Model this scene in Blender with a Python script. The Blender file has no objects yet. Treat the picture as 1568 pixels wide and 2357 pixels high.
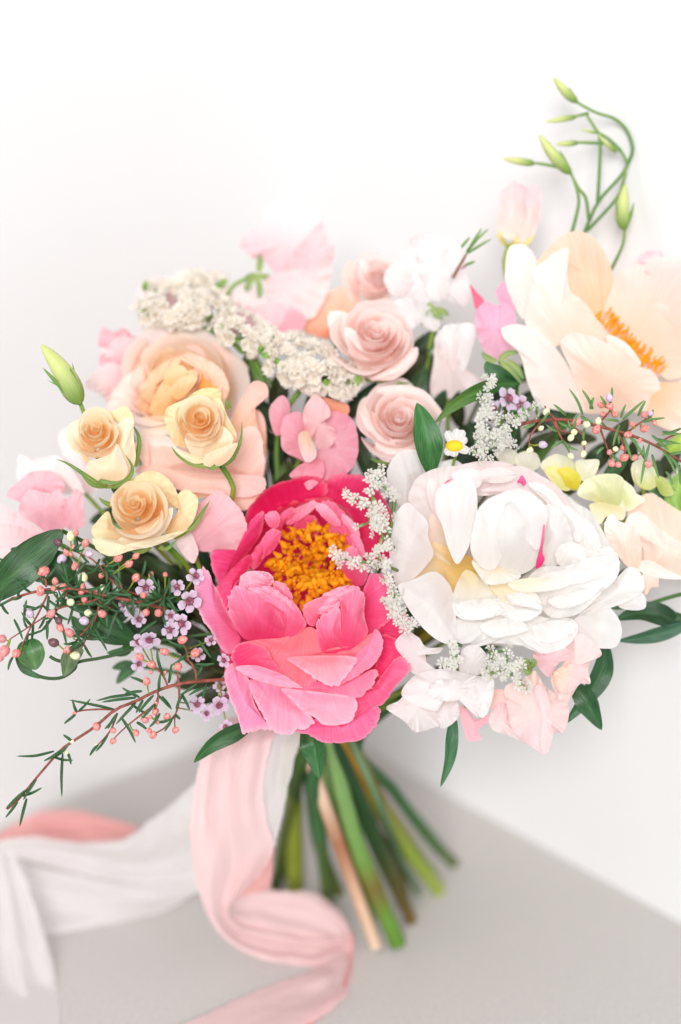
import bpy, math, random
from mathutils import Vector, Matrix, noise

# ------------------------------------------------------------------ camera, light, exposure
scene = bpy.context.scene
COL = scene.collection
F = 3267.0                  # focal length in working units (1568 units across the frame)
S = 0.8135 / F              # metres per working unit at the bouquet
CAM_H = 0.59
PITCH = math.radians(19.5)
cd = bpy.data.cameras.new('camera')
cam = bpy.data.objects.new('camera', cd); COL.objects.link(cam)
cam.location = (0, 0, CAM_H)
cam.rotation_euler = (math.pi / 2 - PITCH, 0, 0)
cd.sensor_fit = 'HORIZONTAL'; cd.sensor_width = 24; cd.lens = 50
cd.clip_start = 0.02; cd.clip_end = 50
cd.dof.use_dof = True; cd.dof.focus_distance = (F - 15) * S; cd.dof.aperture_fstop = 1.4
scene.camera = cam

world = bpy.data.worlds.new('World'); scene.world = world; world.use_nodes = True
bg = world.node_tree.nodes['Background']
bg.inputs['Color'].default_value = (0.99, 0.99, 1.0, 1); bg.inputs['Strength'].default_value = 0.50


def area(name, loc, target, size, power, color):
    ld = bpy.data.lights.new(name, 'AREA'); ld.shape = 'RECTANGLE'; ld.size = size[0]; ld.size_y = size[1]
    ld.energy = power; ld.color = color
    o = bpy.data.objects.new(name, ld); COL.objects.link(o); o.location = loc
    o.rotation_euler = (Vector(target) - Vector(loc)).to_track_quat('-Z', 'Y').to_euler()
    return o


area('window_light', (-0.48, -3.9, 2.55), (0.0, 0.95, 0.2), (2.0, 2.0), 258, (1.0, 0.99, 0.978))

scene.view_settings.view_transform = 'Standard'; scene.view_settings.look = 'None'
scene.view_settings.exposure = 0.12; scene.view_settings.gamma = 1.0
scene.view_settings.use_curve_mapping = False
scene.render.engine = 'CYCLES'
scene.cycles.use_denoising = True
scene.cycles.max_bounces = 10; scene.cycles.diffuse_bounces = 6; scene.cycles.transmission_bounces = 6
scene.cycles.sample_clamp_indirect = 6.0

# ------------------------------------------------------------------ helpers
CAMP = Vector((0, 0, CAM_H))
FW = Vector((0, math.cos(PITCH), -math.sin(PITCH))); UP = Vector((0, math.sin(PITCH), math.cos(PITCH)))
RT = Vector((1, 0, 0))


def W(x, y, z):
    """point at frame position x,y (1568 x 2357 frame), z units nearer than the bouquet's middle"""
    d = (F - z) * S
    return CAMP + d * (FW + RT * ((x - 784) / F) - UP * ((y - 1178.5) / F))


def TZ(x, y):
    """z of the table top seen at x,y"""
    d = FW + RT * ((x - 784) / F) - UP * ((y - 1178.5) / F)
    return F - (-CAM_H / d.z) / S


def lin(r, g, b, k=1.0):
    def f(c):
        c /= 255.0
        return (c / 12.92 if c <= 0.04045 else ((c + 0.055) / 1.055) ** 2.4) * k
    return (f(r), f(g), f(b))


def mix(a, b, t):
    return tuple(a[i] + (b[i] - a[i]) * t for i in range(3))


def sst(t):
    t = max(0.0, min(1.0, t)); return t * t * (3 - 2 * t)


def nz(x, y=0.0, s=0.0):
    return noise.noise(Vector((x, y, s * 7.31 + 0.37)))


A0 = (0, 0, 1.0)
A1 = (0, 735.4, .4089); A2 = (0, 1188, .4089); A3 = (424.3, 1037.2, .3608); A4 = (848.6, 990, .4588)
A5 = (282.9, 424.3, .4811); A6 = (942.9, 471.4, .3987); A7 = (1037.2, 141.4, .3386); A8 = (0, 1650, .7216)


def PT(s, T):
    out = []
    for w in s.split():
        p = [float(q) for q in w.split(',')]
        out.append((T[0] + p[0] * T[2], T[1] + p[1] * T[2]) + tuple(p[2:3]))
    return out


# ------------------------------------------------------------------ materials
def new_mat(name):
    m = bpy.data.materials.new(name); m.use_nodes = True
    nt = m.node_tree; nt.nodes.clear()
    return m, nt, nt.nodes, nt.links


def petal_mat(name, trans=0.35, rough=0.5, spec=0.25, vein=0.12, sat=1.0, vscale=46):
    m, nt, N, L = new_mat(name)
    at = N.new('ShaderNodeAttribute'); at.attribute_name = 'Col'
    uv = N.new('ShaderNodeAttribute'); uv.attribute_name = 'PUV'
    mp = N.new('ShaderNodeVectorMath'); mp.operation = 'MULTIPLY'; mp.inputs[1].default_value = (vscale, 2.2, 1)
    L.new(uv.outputs['Vector'], mp.inputs[0])
    ns = N.new('ShaderNodeTexNoise'); ns.inputs['Scale'].default_value = 1.0; ns.inputs['Detail'].default_value = 4
    L.new(mp.outputs[0], ns.inputs['Vector'])
    geo = N.new('ShaderNodeTexCoord')
    n2 = N.new('ShaderNodeTexNoise'); n2.inputs['Scale'].default_value = 55; n2.inputs['Detail'].default_value = 5
    L.new(geo.outputs['Object'], n2.inputs['Vector'])
    # pigment: light veins and soft blotches
    r = N.new('ShaderNodeMapRange'); r.inputs[1].default_value = 0.3; r.inputs[2].default_value = 0.7
    r.inputs[3].default_value = 1 - vein; r.inputs[4].default_value = 1 + vein * 0.6
    L.new(ns.outputs[0], r.inputs[0])
    r2 = N.new('ShaderNodeMapRange'); r2.inputs[1].default_value = 0.3; r2.inputs[2].default_value = 0.7
    r2.inputs[3].default_value = 0.94; r2.inputs[4].default_value = 1.04
    L.new(n2.outputs[0], r2.inputs[0])
    mul = N.new('ShaderNodeMath'); mul.operation = 'MULTIPLY'; L.new(r.outputs[0], mul.inputs[0]); L.new(r2.outputs[0], mul.inputs[1])
    gm = N.new('ShaderNodeGamma'); L.new(at.outputs['Color'], gm.inputs['Color'])
    inv = N.new('ShaderNodeMath'); inv.operation = 'DIVIDE'; inv.inputs[0].default_value = 1.0
    L.new(mul.outputs[0], inv.inputs[1]); L.new(inv.outputs[0], gm.inputs['Gamma'])
    bp = N.new('ShaderNodeBump'); bp.inputs['Strength'].default_value = 0.32; bp.inputs['Distance'].default_value = 0.0008
    L.new(ns.outputs[0], bp.inputs['Height'])
    b = N.new('ShaderNodeBsdfPrincipled'); b.inputs['Roughness'].default_value = rough
    b.inputs['Specular IOR Level'].default_value = spec
    L.new(gm.outputs[0], b.inputs['Base Color']); L.new(bp.outputs[0], b.inputs['Normal'])
    t = N.new('ShaderNodeBsdfTranslucent')
    g2 = N.new('ShaderNodeGamma'); g2.inputs['Gamma'].default_value = 1.25 * sat
    L.new(gm.outputs[0], g2.inputs['Color']); L.new(g2.outputs[0], t.inputs['Color']); L.new(bp.outputs[0], t.inputs['Normal'])
    mx = N.new('ShaderNodeMixShader'); mx.inputs[0].default_value = trans
    L.new(b.outputs[0], mx.inputs[1]); L.new(t.outputs[0], mx.inputs[2])
    o = N.new('ShaderNodeOutputMaterial'); L.new(mx.outputs[0], o.inputs['Surface'])
    return m


def solid_mat(name, c, rough=0.5, spec=0.3, c2=None, scale=120, trans=0.0, bump=0.15, stretch=(1, 1, 1)):
    m, nt, N, L = new_mat(name)
    tc = N.new('ShaderNodeTexCoord')
    mp = N.new('ShaderNodeMapping'); mp.inputs['Scale'].default_value = stretch; L.new(tc.outputs['Object'], mp.inputs['Vector'])
    ns = N.new('ShaderNodeTexNoise'); ns.inputs['Scale'].default_value = scale; ns.inputs['Detail'].default_value = 4
    L.new(mp.outputs[0], ns.inputs['Vector'])
    cr = N.new('ShaderNodeValToRGB')
    c2 = c2 or mix(c, (0, 0, 0), 0.25)
    cr.color_ramp.elements[0].position = 0.35; cr.color_ramp.elements[0].color = (*c2, 1)
    cr.color_ramp.elements[1].position = 0.62; cr.color_ramp.elements[1].color = (*c, 1)
    L.new(ns.outputs[0], cr.inputs[0])
    bp = N.new('ShaderNodeBump'); bp.inputs['Strength'].default_value = bump; bp.inputs['Distance'].default_value = 0.001
    L.new(ns.outputs[0], bp.inputs['Height'])
    b = N.new('ShaderNodeBsdfPrincipled'); b.inputs['Roughness'].default_value = rough; b.inputs['Specular IOR Level'].default_value = spec
    L.new(cr.outputs[0], b.inputs['Base Color']); L.new(bp.outputs[0], b.inputs['Normal'])
    o = N.new('ShaderNodeOutputMaterial')
    if trans:
        t = N.new('ShaderNodeBsdfTranslucent'); L.new(cr.outputs[0], t.inputs['Color'])
        mx = N.new('ShaderNodeMixShader'); mx.inputs[0].default_value = trans
        L.new(b.outputs[0], mx.inputs[1]); L.new(t.outputs[0], mx.inputs[2]); L.new(mx.outputs[0], o.inputs['Surface'])
    else:
        L.new(b.outputs[0], o.inputs['Surface'])
    return m


M_PINK = petal_mat('pink_petal', 0.40, 0.5, 0.25, 0.15)
M_WHITE = petal_mat('white_petal', 0.45, 0.5, 0.2, 0.10)
M_PEACH = petal_mat('peach_petal', 0.42, 0.5, 0.22, 0.22)
M_ROSE = petal_mat('rose_petal', 0.6, 0.5, 0.2, 0.08)
M_SOFT = petal_mat('soft_petal', 0.42, 0.55, 0.18, 0.16)
M_LEAF = petal_mat('green_leaf', 0.16, 0.36, 0.45, 0.35, vscale=14)
M_GREEN = petal_mat('green_tissue', 0.12, 0.45, 0.35, 0.2)
M_TWIG = solid_mat('red_twig', lin(150, 80, 70), 0.55, 0.3, lin(110, 62, 40), 300)
M_STALK = solid_mat('green_stalk', lin(140, 150, 50), 0.5, 0.3, lin(100, 118, 40), 300)
M_STAMEN = solid_mat('stamen', lin(255, 206, 50), 0.6, 0.2, lin(252, 162, 12), 1.6, 0.4)
M_STIGMA = solid_mat('stigma', lin(190, 20, 90), 0.5, 0.3)
M_BUD = {
    'r': solid_mat('bud_coral', lin(236, 160, 150), 0.34, 0.5, lin(206, 96, 98), 2.2),
    'p': solid_mat('bud_pink', lin(230, 150, 148), 0.32, 0.5, lin(208, 118, 122), 2.2),
    'c': solid_mat('bud_cream', lin(236, 234, 205), 0.35, 0.4, lin(205, 212, 150), 2.0),
    'l': solid_mat('bud_lilac', lin(214, 196, 218), 0.35, 0.4, lin(190, 165, 190), 2.0),
    'd': solid_mat('bud_plum', lin(120, 84, 90), 0.4, 0.4, lin(92, 62, 66), 2.0)}

# ------------------------------------------------------------------ objects


class Thing:
    def __init__(self, name, label, cat, at, group=None):
        self.loc = W(*at)
        o = bpy.data.objects.new(name, None); COL.objects.link(o)
        o.location = self.loc; o.empty_display_size = 0.01
        o['label'] = label; o['category'] = cat
        if group: o['group'] = group
        self.o = o


def link_mesh(name, verts, faces, mat, root=None, cols=None, uvs=None, smooth=True):
    loc = root.loc if root else Vector((0, 0, 0))
    me = bpy.data.meshes.new(name)
    me.from_pydata([v - loc for v in verts], [], faces)
    me.materials.append(mat)
    if smooth:
        me.polygons.foreach_set('use_smooth', [True] * len(me.polygons))
    if cols:
        a = me.attributes.new('Col', 'FLOAT_COLOR', 'POINT')
        a.data.foreach_set('color', [c for q in cols for c in (q[0], q[1], q[2], 1.0)])
    if uvs:
        a = me.attributes.new('PUV', 'FLOAT_VECTOR', 'POINT')
        a.data.foreach_set('vector', [c for q in uvs for c in (q[0], q[1], q[2] if len(q) > 2 else 0.0)])
    me.update()
    o = bpy.data.objects.new(name, me); COL.objects.link(o)
    if root: o.parent = root.o
    return o


def place(name, me, root, p, zdir, xdir, scale):
    """shared mesh placed as a part, local z along zdir"""
    o = bpy.data.objects.new(name, me); COL.objects.link(o); o.parent = root.o
    z = zdir.normalized(); x = (xdir - z * xdir.dot(z))
    if x.length < 1e-6: x = z.orthogonal()
    x.normalize(); y = z.cross(x)
    R = Matrix((x, y, z)).transposed()
    if not hasattr(scale, '__len__'): scale = (scale,) * 3
    o.matrix_local = Matrix.Translation(p - root.loc) @ R.to_4x4() @ Matrix.Diagonal((*scale, 1))
    return o


def catmull(P, n, closed=False):
    """n samples along a Catmull-Rom curve through the tuples P"""
    k = len(P); D = len(P[0]); out = []
    segs = k if closed else k - 1
    for j in range(n):
        t = j / (n if closed else n - 1) * segs
        i = min(int(t), segs - 1); t -= i
        if closed:
            q = [P[(i + a) % k] for a in (-1, 0, 1, 2)]
        else:
            q = [P[max(0, min(k - 1, i + a))] for a in (-1, 0, 1, 2)]
        out.append(tuple(0.5 * ((2 * q[1][d]) + (q[2][d] - q[0][d]) * t + (2 * q[0][d] - 5 * q[1][d] + 4 * q[2][d] - q[3][d]) * t * t
                                + (3 * q[1][d] - q[0][d] - 3 * q[2][d] + q[3][d]) * t ** 3) for d in range(D)))
    return out


SEED = [0]


def petal(root, s, T, base, zb, zt, bulge, c0, c1, mat, ce=None, ruf=0, rag=0.012, wav=0.055, cpow=1.0, rim=0.0, crease=0.035, name='petal', curl=0, rings=11, cen=None):
    """a petal sheet from its outline: zb/zt depth at its root and its tip, bulge = how far its belly swells towards the viewer"""
    SEED[0] += 1; sd = SEED[0] * 1.7
    P = PT(s, T); P = [(p[0], p[1]) for p in P]
    b = (T[0] + base[0] * T[2], T[1] + base[1] * T[2])
    n = max(56, min(120, len(P) * 10))
    O = catmull(P, n, True)
    ar = cx = cy = 0
    for i in range(n):
        x0, y0 = O[i]; x1, y1 = O[(i + 1) % n]; k = x0 * y1 - x1 * y0
        ar += k; cx += (x0 + x1) * k; cy += (y0 + y1) * k
    cx /= 3 * ar; cy /= 3 * ar
    if cen: cx, cy = T[0] + cen[0] * T[2], T[1] + cen[1] * T[2]
    size = math.sqrt(abs(ar) / 2)
    far = max(O, key=lambda q: (q[0] - b[0]) ** 2 + (q[1] - b[1]) ** 2)
    near = min(O, key=lambda q: (q[0] - b[0]) ** 2 + (q[1] - b[1]) ** 2)
    dmax = math.hypot(far[0] - b[0], far[1] - b[1]); dmin = math.hypot(near[0] - b[0], near[1] - b[1]) * 0.6
    ex, ey = cx - b[0], cy - b[1]; el = math.hypot(ex, ey) or 1; ex /= el; ey /= el
    a0 = math.atan2(ey, ex)
    verts, cols, uvs, faces = [], [], [], []

    def add(x, y, r, k):
        al = (x - b[0]) * ex + (y - b[1]) * ey
        u = math.hypot(x - b[0], y - b[1]) / dmax
        t = al / dmax
        z = zb + (zt - zb) * t + bulge * (.3 * (1 - r * r) + .7 * (.5 + .5 * math.cos(math.pi * r)))
        z += wav * size * nz(x / size * 1.3, y / size * 1.3, sd) * (0.4 + r)
        th = k / n * math.tau
        aa = (math.atan2(y - b[1], x - b[0]) - a0 + math.pi) % math.tau - math.pi
        z += crease * size * (nz(aa * 7, u * 1.1, sd + 9) + .5 * nz(aa * 17, u * 1.6, sd + 4)) * sst((u - .25) / .5)
        rf = ruf + .02 * size
        z += rf * r ** 3 * (nz(math.cos(th) * 3.2, math.sin(th) * 3.2, sd + 3) * 1.6 + .7 * r ** 4 * nz(math.cos(th) * 8.5, math.sin(th) * 8.5, sd + 5))
        if curl: z += curl * max(0, (r - 0.65) / 0.35) ** 2 * sst((t - 0.35) / 0.4)
        verts.append(W(x, y, z))
        w = sst((u * dmax - dmin) / max(1, dmax - dmin)) ** cpow
        c = mix(c0, c1, w)
        if ce: c = mix(c, ce, sst((r - 0.72) / 0.28) * sst((t - .3) / .4))
        if rim: c = mix(c, (.92, .86, .87), rim * sst((r - 0.86) / 0.14) * sst((t - .3) / .3))
        cols.append(c)
        a = math.atan2(y - b[1], x - b[0]) - a0
        a = (a + math.pi) % math.tau - math.pi
        uvs.append((a, u, sd))
    add(cx, cy, 0, 0)
    for k in range(1, rings + 1):
        r = (k / rings) ** 0.85
        for j in range(n):
            ox, oy = O[j]
            rr = r
            if rag:
                th = j / n * math.tau
                tipw = sst((((ox - b[0]) * ex + (oy - b[1]) * ey) / dmax - 0.45) / 0.3)
                rr = r * (1 + rag * tipw * r ** 4 * (nz(j / n * 26, 0, sd) + 0.8 * nz(j / n * 75, 2, sd)) * 2)
            add(cx + (ox - cx) * rr, cy + (oy - cy) * rr, r, j)
    for j in range(n):
        faces.append((0, 1 + j, 1 + (j + 1) % n))
    for k in range(rings - 1):
        o0 = 1 + k * n; o1 = o0 + n
        for j in range(n):
            j2 = (j + 1) % n
            faces.append((o0 + j, o1 + j, o1 + j2, o0 + j2))
    return link_mesh(name, verts, faces, mat, root, cols, uvs)


def grid_faces(nu, nv, off=0, wrap=False):
    f = []
    for i in range(nu - 1):
        for j in range(nv if wrap else nv - 1):
            j2 = (j + 1) % nv
            f.append((off + i * nv + j, off + (i + 1) * nv + j, off + (i + 1) * nv + j2, off + i * nv + j2))
    return f


def tube(root, P, rad, mat, name='stem', n=16, sides=8, cols=None):
    """P: (x,y,z) frame points; rad in units, single or list"""
    C = catmull([tuple(p) for p in P], n)
    pts = [W(*c) for c in C]
    if not hasattr(rad, '__len__'): rad = [rad] * 2
    v = []; cl = []; uvs = []
    up = Vector((0.31, 0.2, 0.93)); prev = None
    for i, p in enumerate(pts):
        t = (pts[min(i + 1, n - 1)] - pts[max(i - 1, 0)]).normalized()
        if prev is None: x = t.orthogonal().normalized()
        else:
            x = (prev - t * prev.dot(t)).normalized()
        prev = x; y = t.cross(x)
        q = i / (n - 1) * (len(rad) - 1); k = min(int(q), len(rad) - 2); r = (rad[k] + (rad[k + 1] - rad[k]) * (q - k)) * S
        r *= 1 + 0.05 * nz(i * 0.7, r * 900, len(P))
        for j in range(sides):
            a = j / sides * math.tau
            v.append(p + x * math.cos(a) * r + y * math.sin(a) * r)
            if cols:
                m = i / (n - 1) * (len(cols) - 1); kk = min(int(m), len(cols) - 2)
                cl.append(mix(cols[kk], cols[kk + 1], m - kk)); uvs.append((a * 0.35, i / n * 1.5, len(P)))
    f = grid_faces(n, sides, 0, True)
    f.append(tuple(range(sides))[::-1]); f.append(tuple((n - 1) * sides + j for j in range(sides)))
    return link_mesh(name, v, f, mat, root, cl or None, uvs or None)


def leaf(root, P, half, c0, c1, mat=None, name='leaf', fold=0.25, shape=1.0, n=14, roll=0.0, base_w=0.15, peak=0.42, back=None, wavy=0.0):
    """blade along the frame points P=(x,y,z); half = half width; fold = V depth; roll turns it about its rib"""
    mat = mat or M_LEAF
    SEED[0] += 1; sd = SEED[0]
    C = catmull([tuple(p) for p in P], n)
    pts = [W(*c) for c in C]
    nv = 7; v = []; cl = []; uvs = []
    for i, p in enumerate(pts):
        t = (pts[min(i + 1, n - 1)] - pts[max(i - 1, 0)]).normalized()
        view = (CAMP - p).normalized()
        x = t.cross(view).normalized(); nn = x.cross(t).normalized()
        if nn.dot(view) < 0: nn = -nn
        x2 = x * math.cos(roll) + nn * math.sin(roll); n2 = nn * math.cos(roll) - x * math.sin(roll)
        u = i / (n - 1)
        if u < peak: w = base_w + (1 - base_w) * math.sin(u / peak * math.pi / 2)
        else: w = math.cos((u - peak) / (1 - peak) * math.pi / 2) ** shape
        w = max(w, 0.015) * half * S
        for j in range(nv):
            q = (j / (nv - 1) * 2 - 1)
            h = fold * abs(q) * w + wavy * w * nz(u * 4, q * 1.2, sd) * abs(q)
            v.append(p + x2 * q * w + n2 * h)
            c = mix(c0, c1, sst(u))
            if abs(q) < 0.1: c = mix(c, (c[0] * 1.7 + .03, c[1] * 1.6 + .04, c[2] * 1.5 + .02), 0.45)
            cl.append(c); uvs.append((q * 1.2 + u * 1.2 * (1 if q > 0 else -1), u * 2, sd))
    return link_mesh(name, v, grid_faces(n, nv), mat, root, cl, uvs)


def frame(axis):
    a = Vector(axis).normalized()
    e1 = a.cross(Vector((0.13, 1, 0.2))).normalized(); e2 = a.cross(e1)
    return a, e1, e2


def rose(root, C, axis, R, layers, cb, ci, co, mat, seed=1, hb=0.75, ce=None, rot=0.0, ruf=0.05, spiral=0.16):
    """a spiralled bloom: layers = (radius, petals, span in degrees, rim height, flare)"""
    a, e1, e2 = frame(axis); C = Vector(C); nL = len(layers)
    rnd = random.Random(seed)
    for k, (rk, npet, span, hk, fl) in enumerate(layers):
        off = k * 2.4 + rot
        for i in range(npet):
            ph = off + i * math.tau / npet + rnd.uniform(-.18, .18)
            h2 = hk + rnd.uniform(-.09, .07); f2 = fl * rnd.uniform(.4, 1.7) + rnd.uniform(0, .04); r2 = rk * rnd.uniform(.88, 1.12)
            sp = math.radians(span) * rnd.uniform(.92, 1.1) * .5
            sd = seed * 13 + k * 5 + i
            ox, oy = rnd.uniform(-.05, .05), rnd.uniform(-.05, .05)
            nu, nv = 12, 17; v = []; cl = []; uvs = []
            cpt = mix(ci, co, k / max(1, nL - 1))
            for iu in range(nu):
                u0 = iu / (nu - 1)
                for jv in range(nv):
                    q = jv / (nv - 1) * 2 - 1
                    u = u0 * (1 - .24 * abs(q) ** 3) * (1 + .05 * nz(q * 2.2, 0, sd) * u0)
                    th = ph + q * sp * (0.45 + .55 * min(1, u0 * 1.8))
                    rr = r2 * math.sin(math.pi / 2 * min(1, u / .62)) ** .8 * (1 + spiral * q)
                    fu = max(0, (u - .58) / .42)
                    rr += f2 * fu ** 1.7 * (1 + .25 * nz(q * 1.5, 3, sd))
                    hb2 = hb * (.12 + .88 * (k / max(1, nL - 1)) ** 1.5) - h2 * .35 * (1 - k / max(1, nL - 1))
                    hh = -hb2 + (h2 + hb2) * u - f2 * .55 * fu ** 3
                    w = ruf * u0 ** 3 * nz(q * 2.6, u * 1.5, sd + 1)
                    rr += w; hh += w * .6
                    p = C + (e1 * (math.cos(th) * rr + ox) + e2 * (math.sin(th) * rr + oy) + a * hh) * R
                    v.append(W(*p))
                    c = mix(cb, cpt, sst(u0 * 1.15))
                    if ce and k >= nL - 3: c = mix(c, ce, sst((u0 - .62) / .38) * (.45 + .5 * (k >= nL - 2)) * (.6 + .5 * nz(q * 1.4, 8, sd)))
                    cl.append(c); uvs.append((q * sp * .7, u0, sd))
            link_mesh('petal', v, grid_faces(nu, nv), mat, root, cl, uvs)


# ------------------------------------------------------------------ setting: table and the two walls of the corner


def table_pt(x, y):
    return W(x, y, TZ(x, y))


def plaster(name, c):
    m, nt, N, L = new_mat(name)
    tc = N.new('ShaderNodeTexCoord'); ns = N.new('ShaderNodeTexNoise'); ns.inputs['Scale'].default_value = 9; ns.inputs['Detail'].default_value = 6
    L.new(tc.outputs['Object'], ns.inputs['Vector'])
    cr = N.new('ShaderNodeValToRGB'); cr.color_ramp.elements[0].color = (*mix(c, (0, 0, 0), .03), 1); cr.color_ramp.elements[1].color = (*c, 1)
    L.new(ns.outputs[0], cr.inputs[0])
    bp = N.new('ShaderNodeBump'); bp.inputs['Strength'].default_value = .05; L.new(ns.outputs[0], bp.inputs['Height'])
    b = N.new('ShaderNodeBsdfPrincipled'); b.inputs['Roughness'].default_value = .7; b.inputs['Specular IOR Level'].default_value = .2
    L.new(cr.outputs[0], b.inputs['Base Color']); L.new(bp.outputs[0], b.inputs['Normal'])
    o = N.new('ShaderNodeOutputMaterial'); L.new(b.outputs[0], o.inputs['Surface'])
    return m


M_WALL = plaster('white_wall_paint', (0.765, 0.765, 0.77))
M_TABLE = solid_mat('greige_leatherette', (0.575, 0.552, 0.535), 0.6, 0.25, (0.50, 0.478, 0.462), 520, bump=0.4)
corner = table_pt(674, 1633); rend = table_pt(1568, 2125); lend = table_pt(0, 1900)
rd = (rend - corner); rd.z = 0; rd.normalize()
ldv = (lend - corner); ldv.z = 0; ldv.normalize()


def structure(name, verts, faces, mat):
    o = link_mesh(name, verts, faces, mat, None, smooth=False); o['kind'] = 'structure'
    return o


def box_wall(name, p, d, nrm, length, height, th=0.08):
    a = p - d * th; b = p + d * length
    v = [a, b, b + nrm * th, a + nrm * th]
    v = [Vector((q.x, q.y, z)) for z in (-0.04, height) for q in v]
    return structure(name, v, [(0, 1, 5, 4), (1, 2, 6, 5), (2, 3, 7, 6), (3, 0, 4, 7), (4, 5, 6, 7), (3, 2, 1, 0)], M_WALL)


box_wall('wall_right', corner, rd, -ldv, 1.5, 1.3)
box_wall('wall_left', corner, ldv, -rd, 1.5, 1.3)
tv = [corner - rd * .03 - ldv * .03, corner + rd * 1.6, corner + rd * 1.6 + ldv * 1.6, corner + ldv * 1.6]
tv = [Vector((q.x, q.y, z)) for z in (0.0, -0.05) for q in tv]
structure('table_top', tv, [(0, 1, 2, 3), (0, 4, 5, 1), (1, 5, 6, 2), (2, 6, 7, 3), (3, 7, 4, 0), (4, 7, 6, 5)], M_TABLE)

# ------------------------------------------------------------------ stems reaching through the binding to the table
BIND = (765, 1665, -330)


def long_stem(root, fb, path, rad, cols):
    """stem from a bloom's base fb through the binding and down the traced path to the table"""
    P = PT(path, A8)
    xe, ye = P[-1][0], P[-1][1]; ze = TZ(xe, ye) + rad
    y0 = P[0][1]; pts = [fb, ((fb[0] + BIND[0]) / 2, (fb[1] + BIND[1]) / 2, (fb[2] + BIND[2]) / 2 - 30)]
    z0 = BIND[2] + (P[0][0] - 765) * 0.1
    for p in P:
        pts.append((p[0], p[1], z0 + (ze - z0) * (p[1] - y0) / (ye - y0)))
    rad *= 1.32
    return tube(root, pts, [rad * .6, rad * .75, rad * .9, rad, rad * .98, rad, rad * 1.14, rad * .98, rad], M_GREEN, 'stem', 48, 12, cols)


G_LIGHT = [lin(60, 110, 40), lin(120, 150, 50), lin(150, 165, 60), lin(150, 168, 60)]
G_MID = [lin(60, 110, 46), lin(84, 134, 66), lin(120, 162, 98), lin(140, 176, 118), lin(132, 168, 104), lin(122, 160, 92), lin(112, 152, 70), lin(120, 104, 50), lin(104, 150, 58), lin(100, 140, 50)]
G_DARK = [lin(40, 84, 40), lin(44, 92, 48), lin(62, 112, 62), lin(104, 116, 50)]
G_OLIVE = [lin(80, 110, 30), lin(140, 140, 40), lin(152, 150, 46), lin(132, 140, 44), lin(150, 112, 44), lin(150, 156, 60), lin(140, 160, 60), lin(160, 176, 80)]
G_TAN = [lin(150, 110, 70), lin(200, 150, 110), lin(226, 196, 172), lin(228, 202, 180), lin(214, 180, 152), lin(226, 198, 174), lin(164, 110, 78), lin(222, 186, 156), lin(232, 206, 182)]
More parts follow.
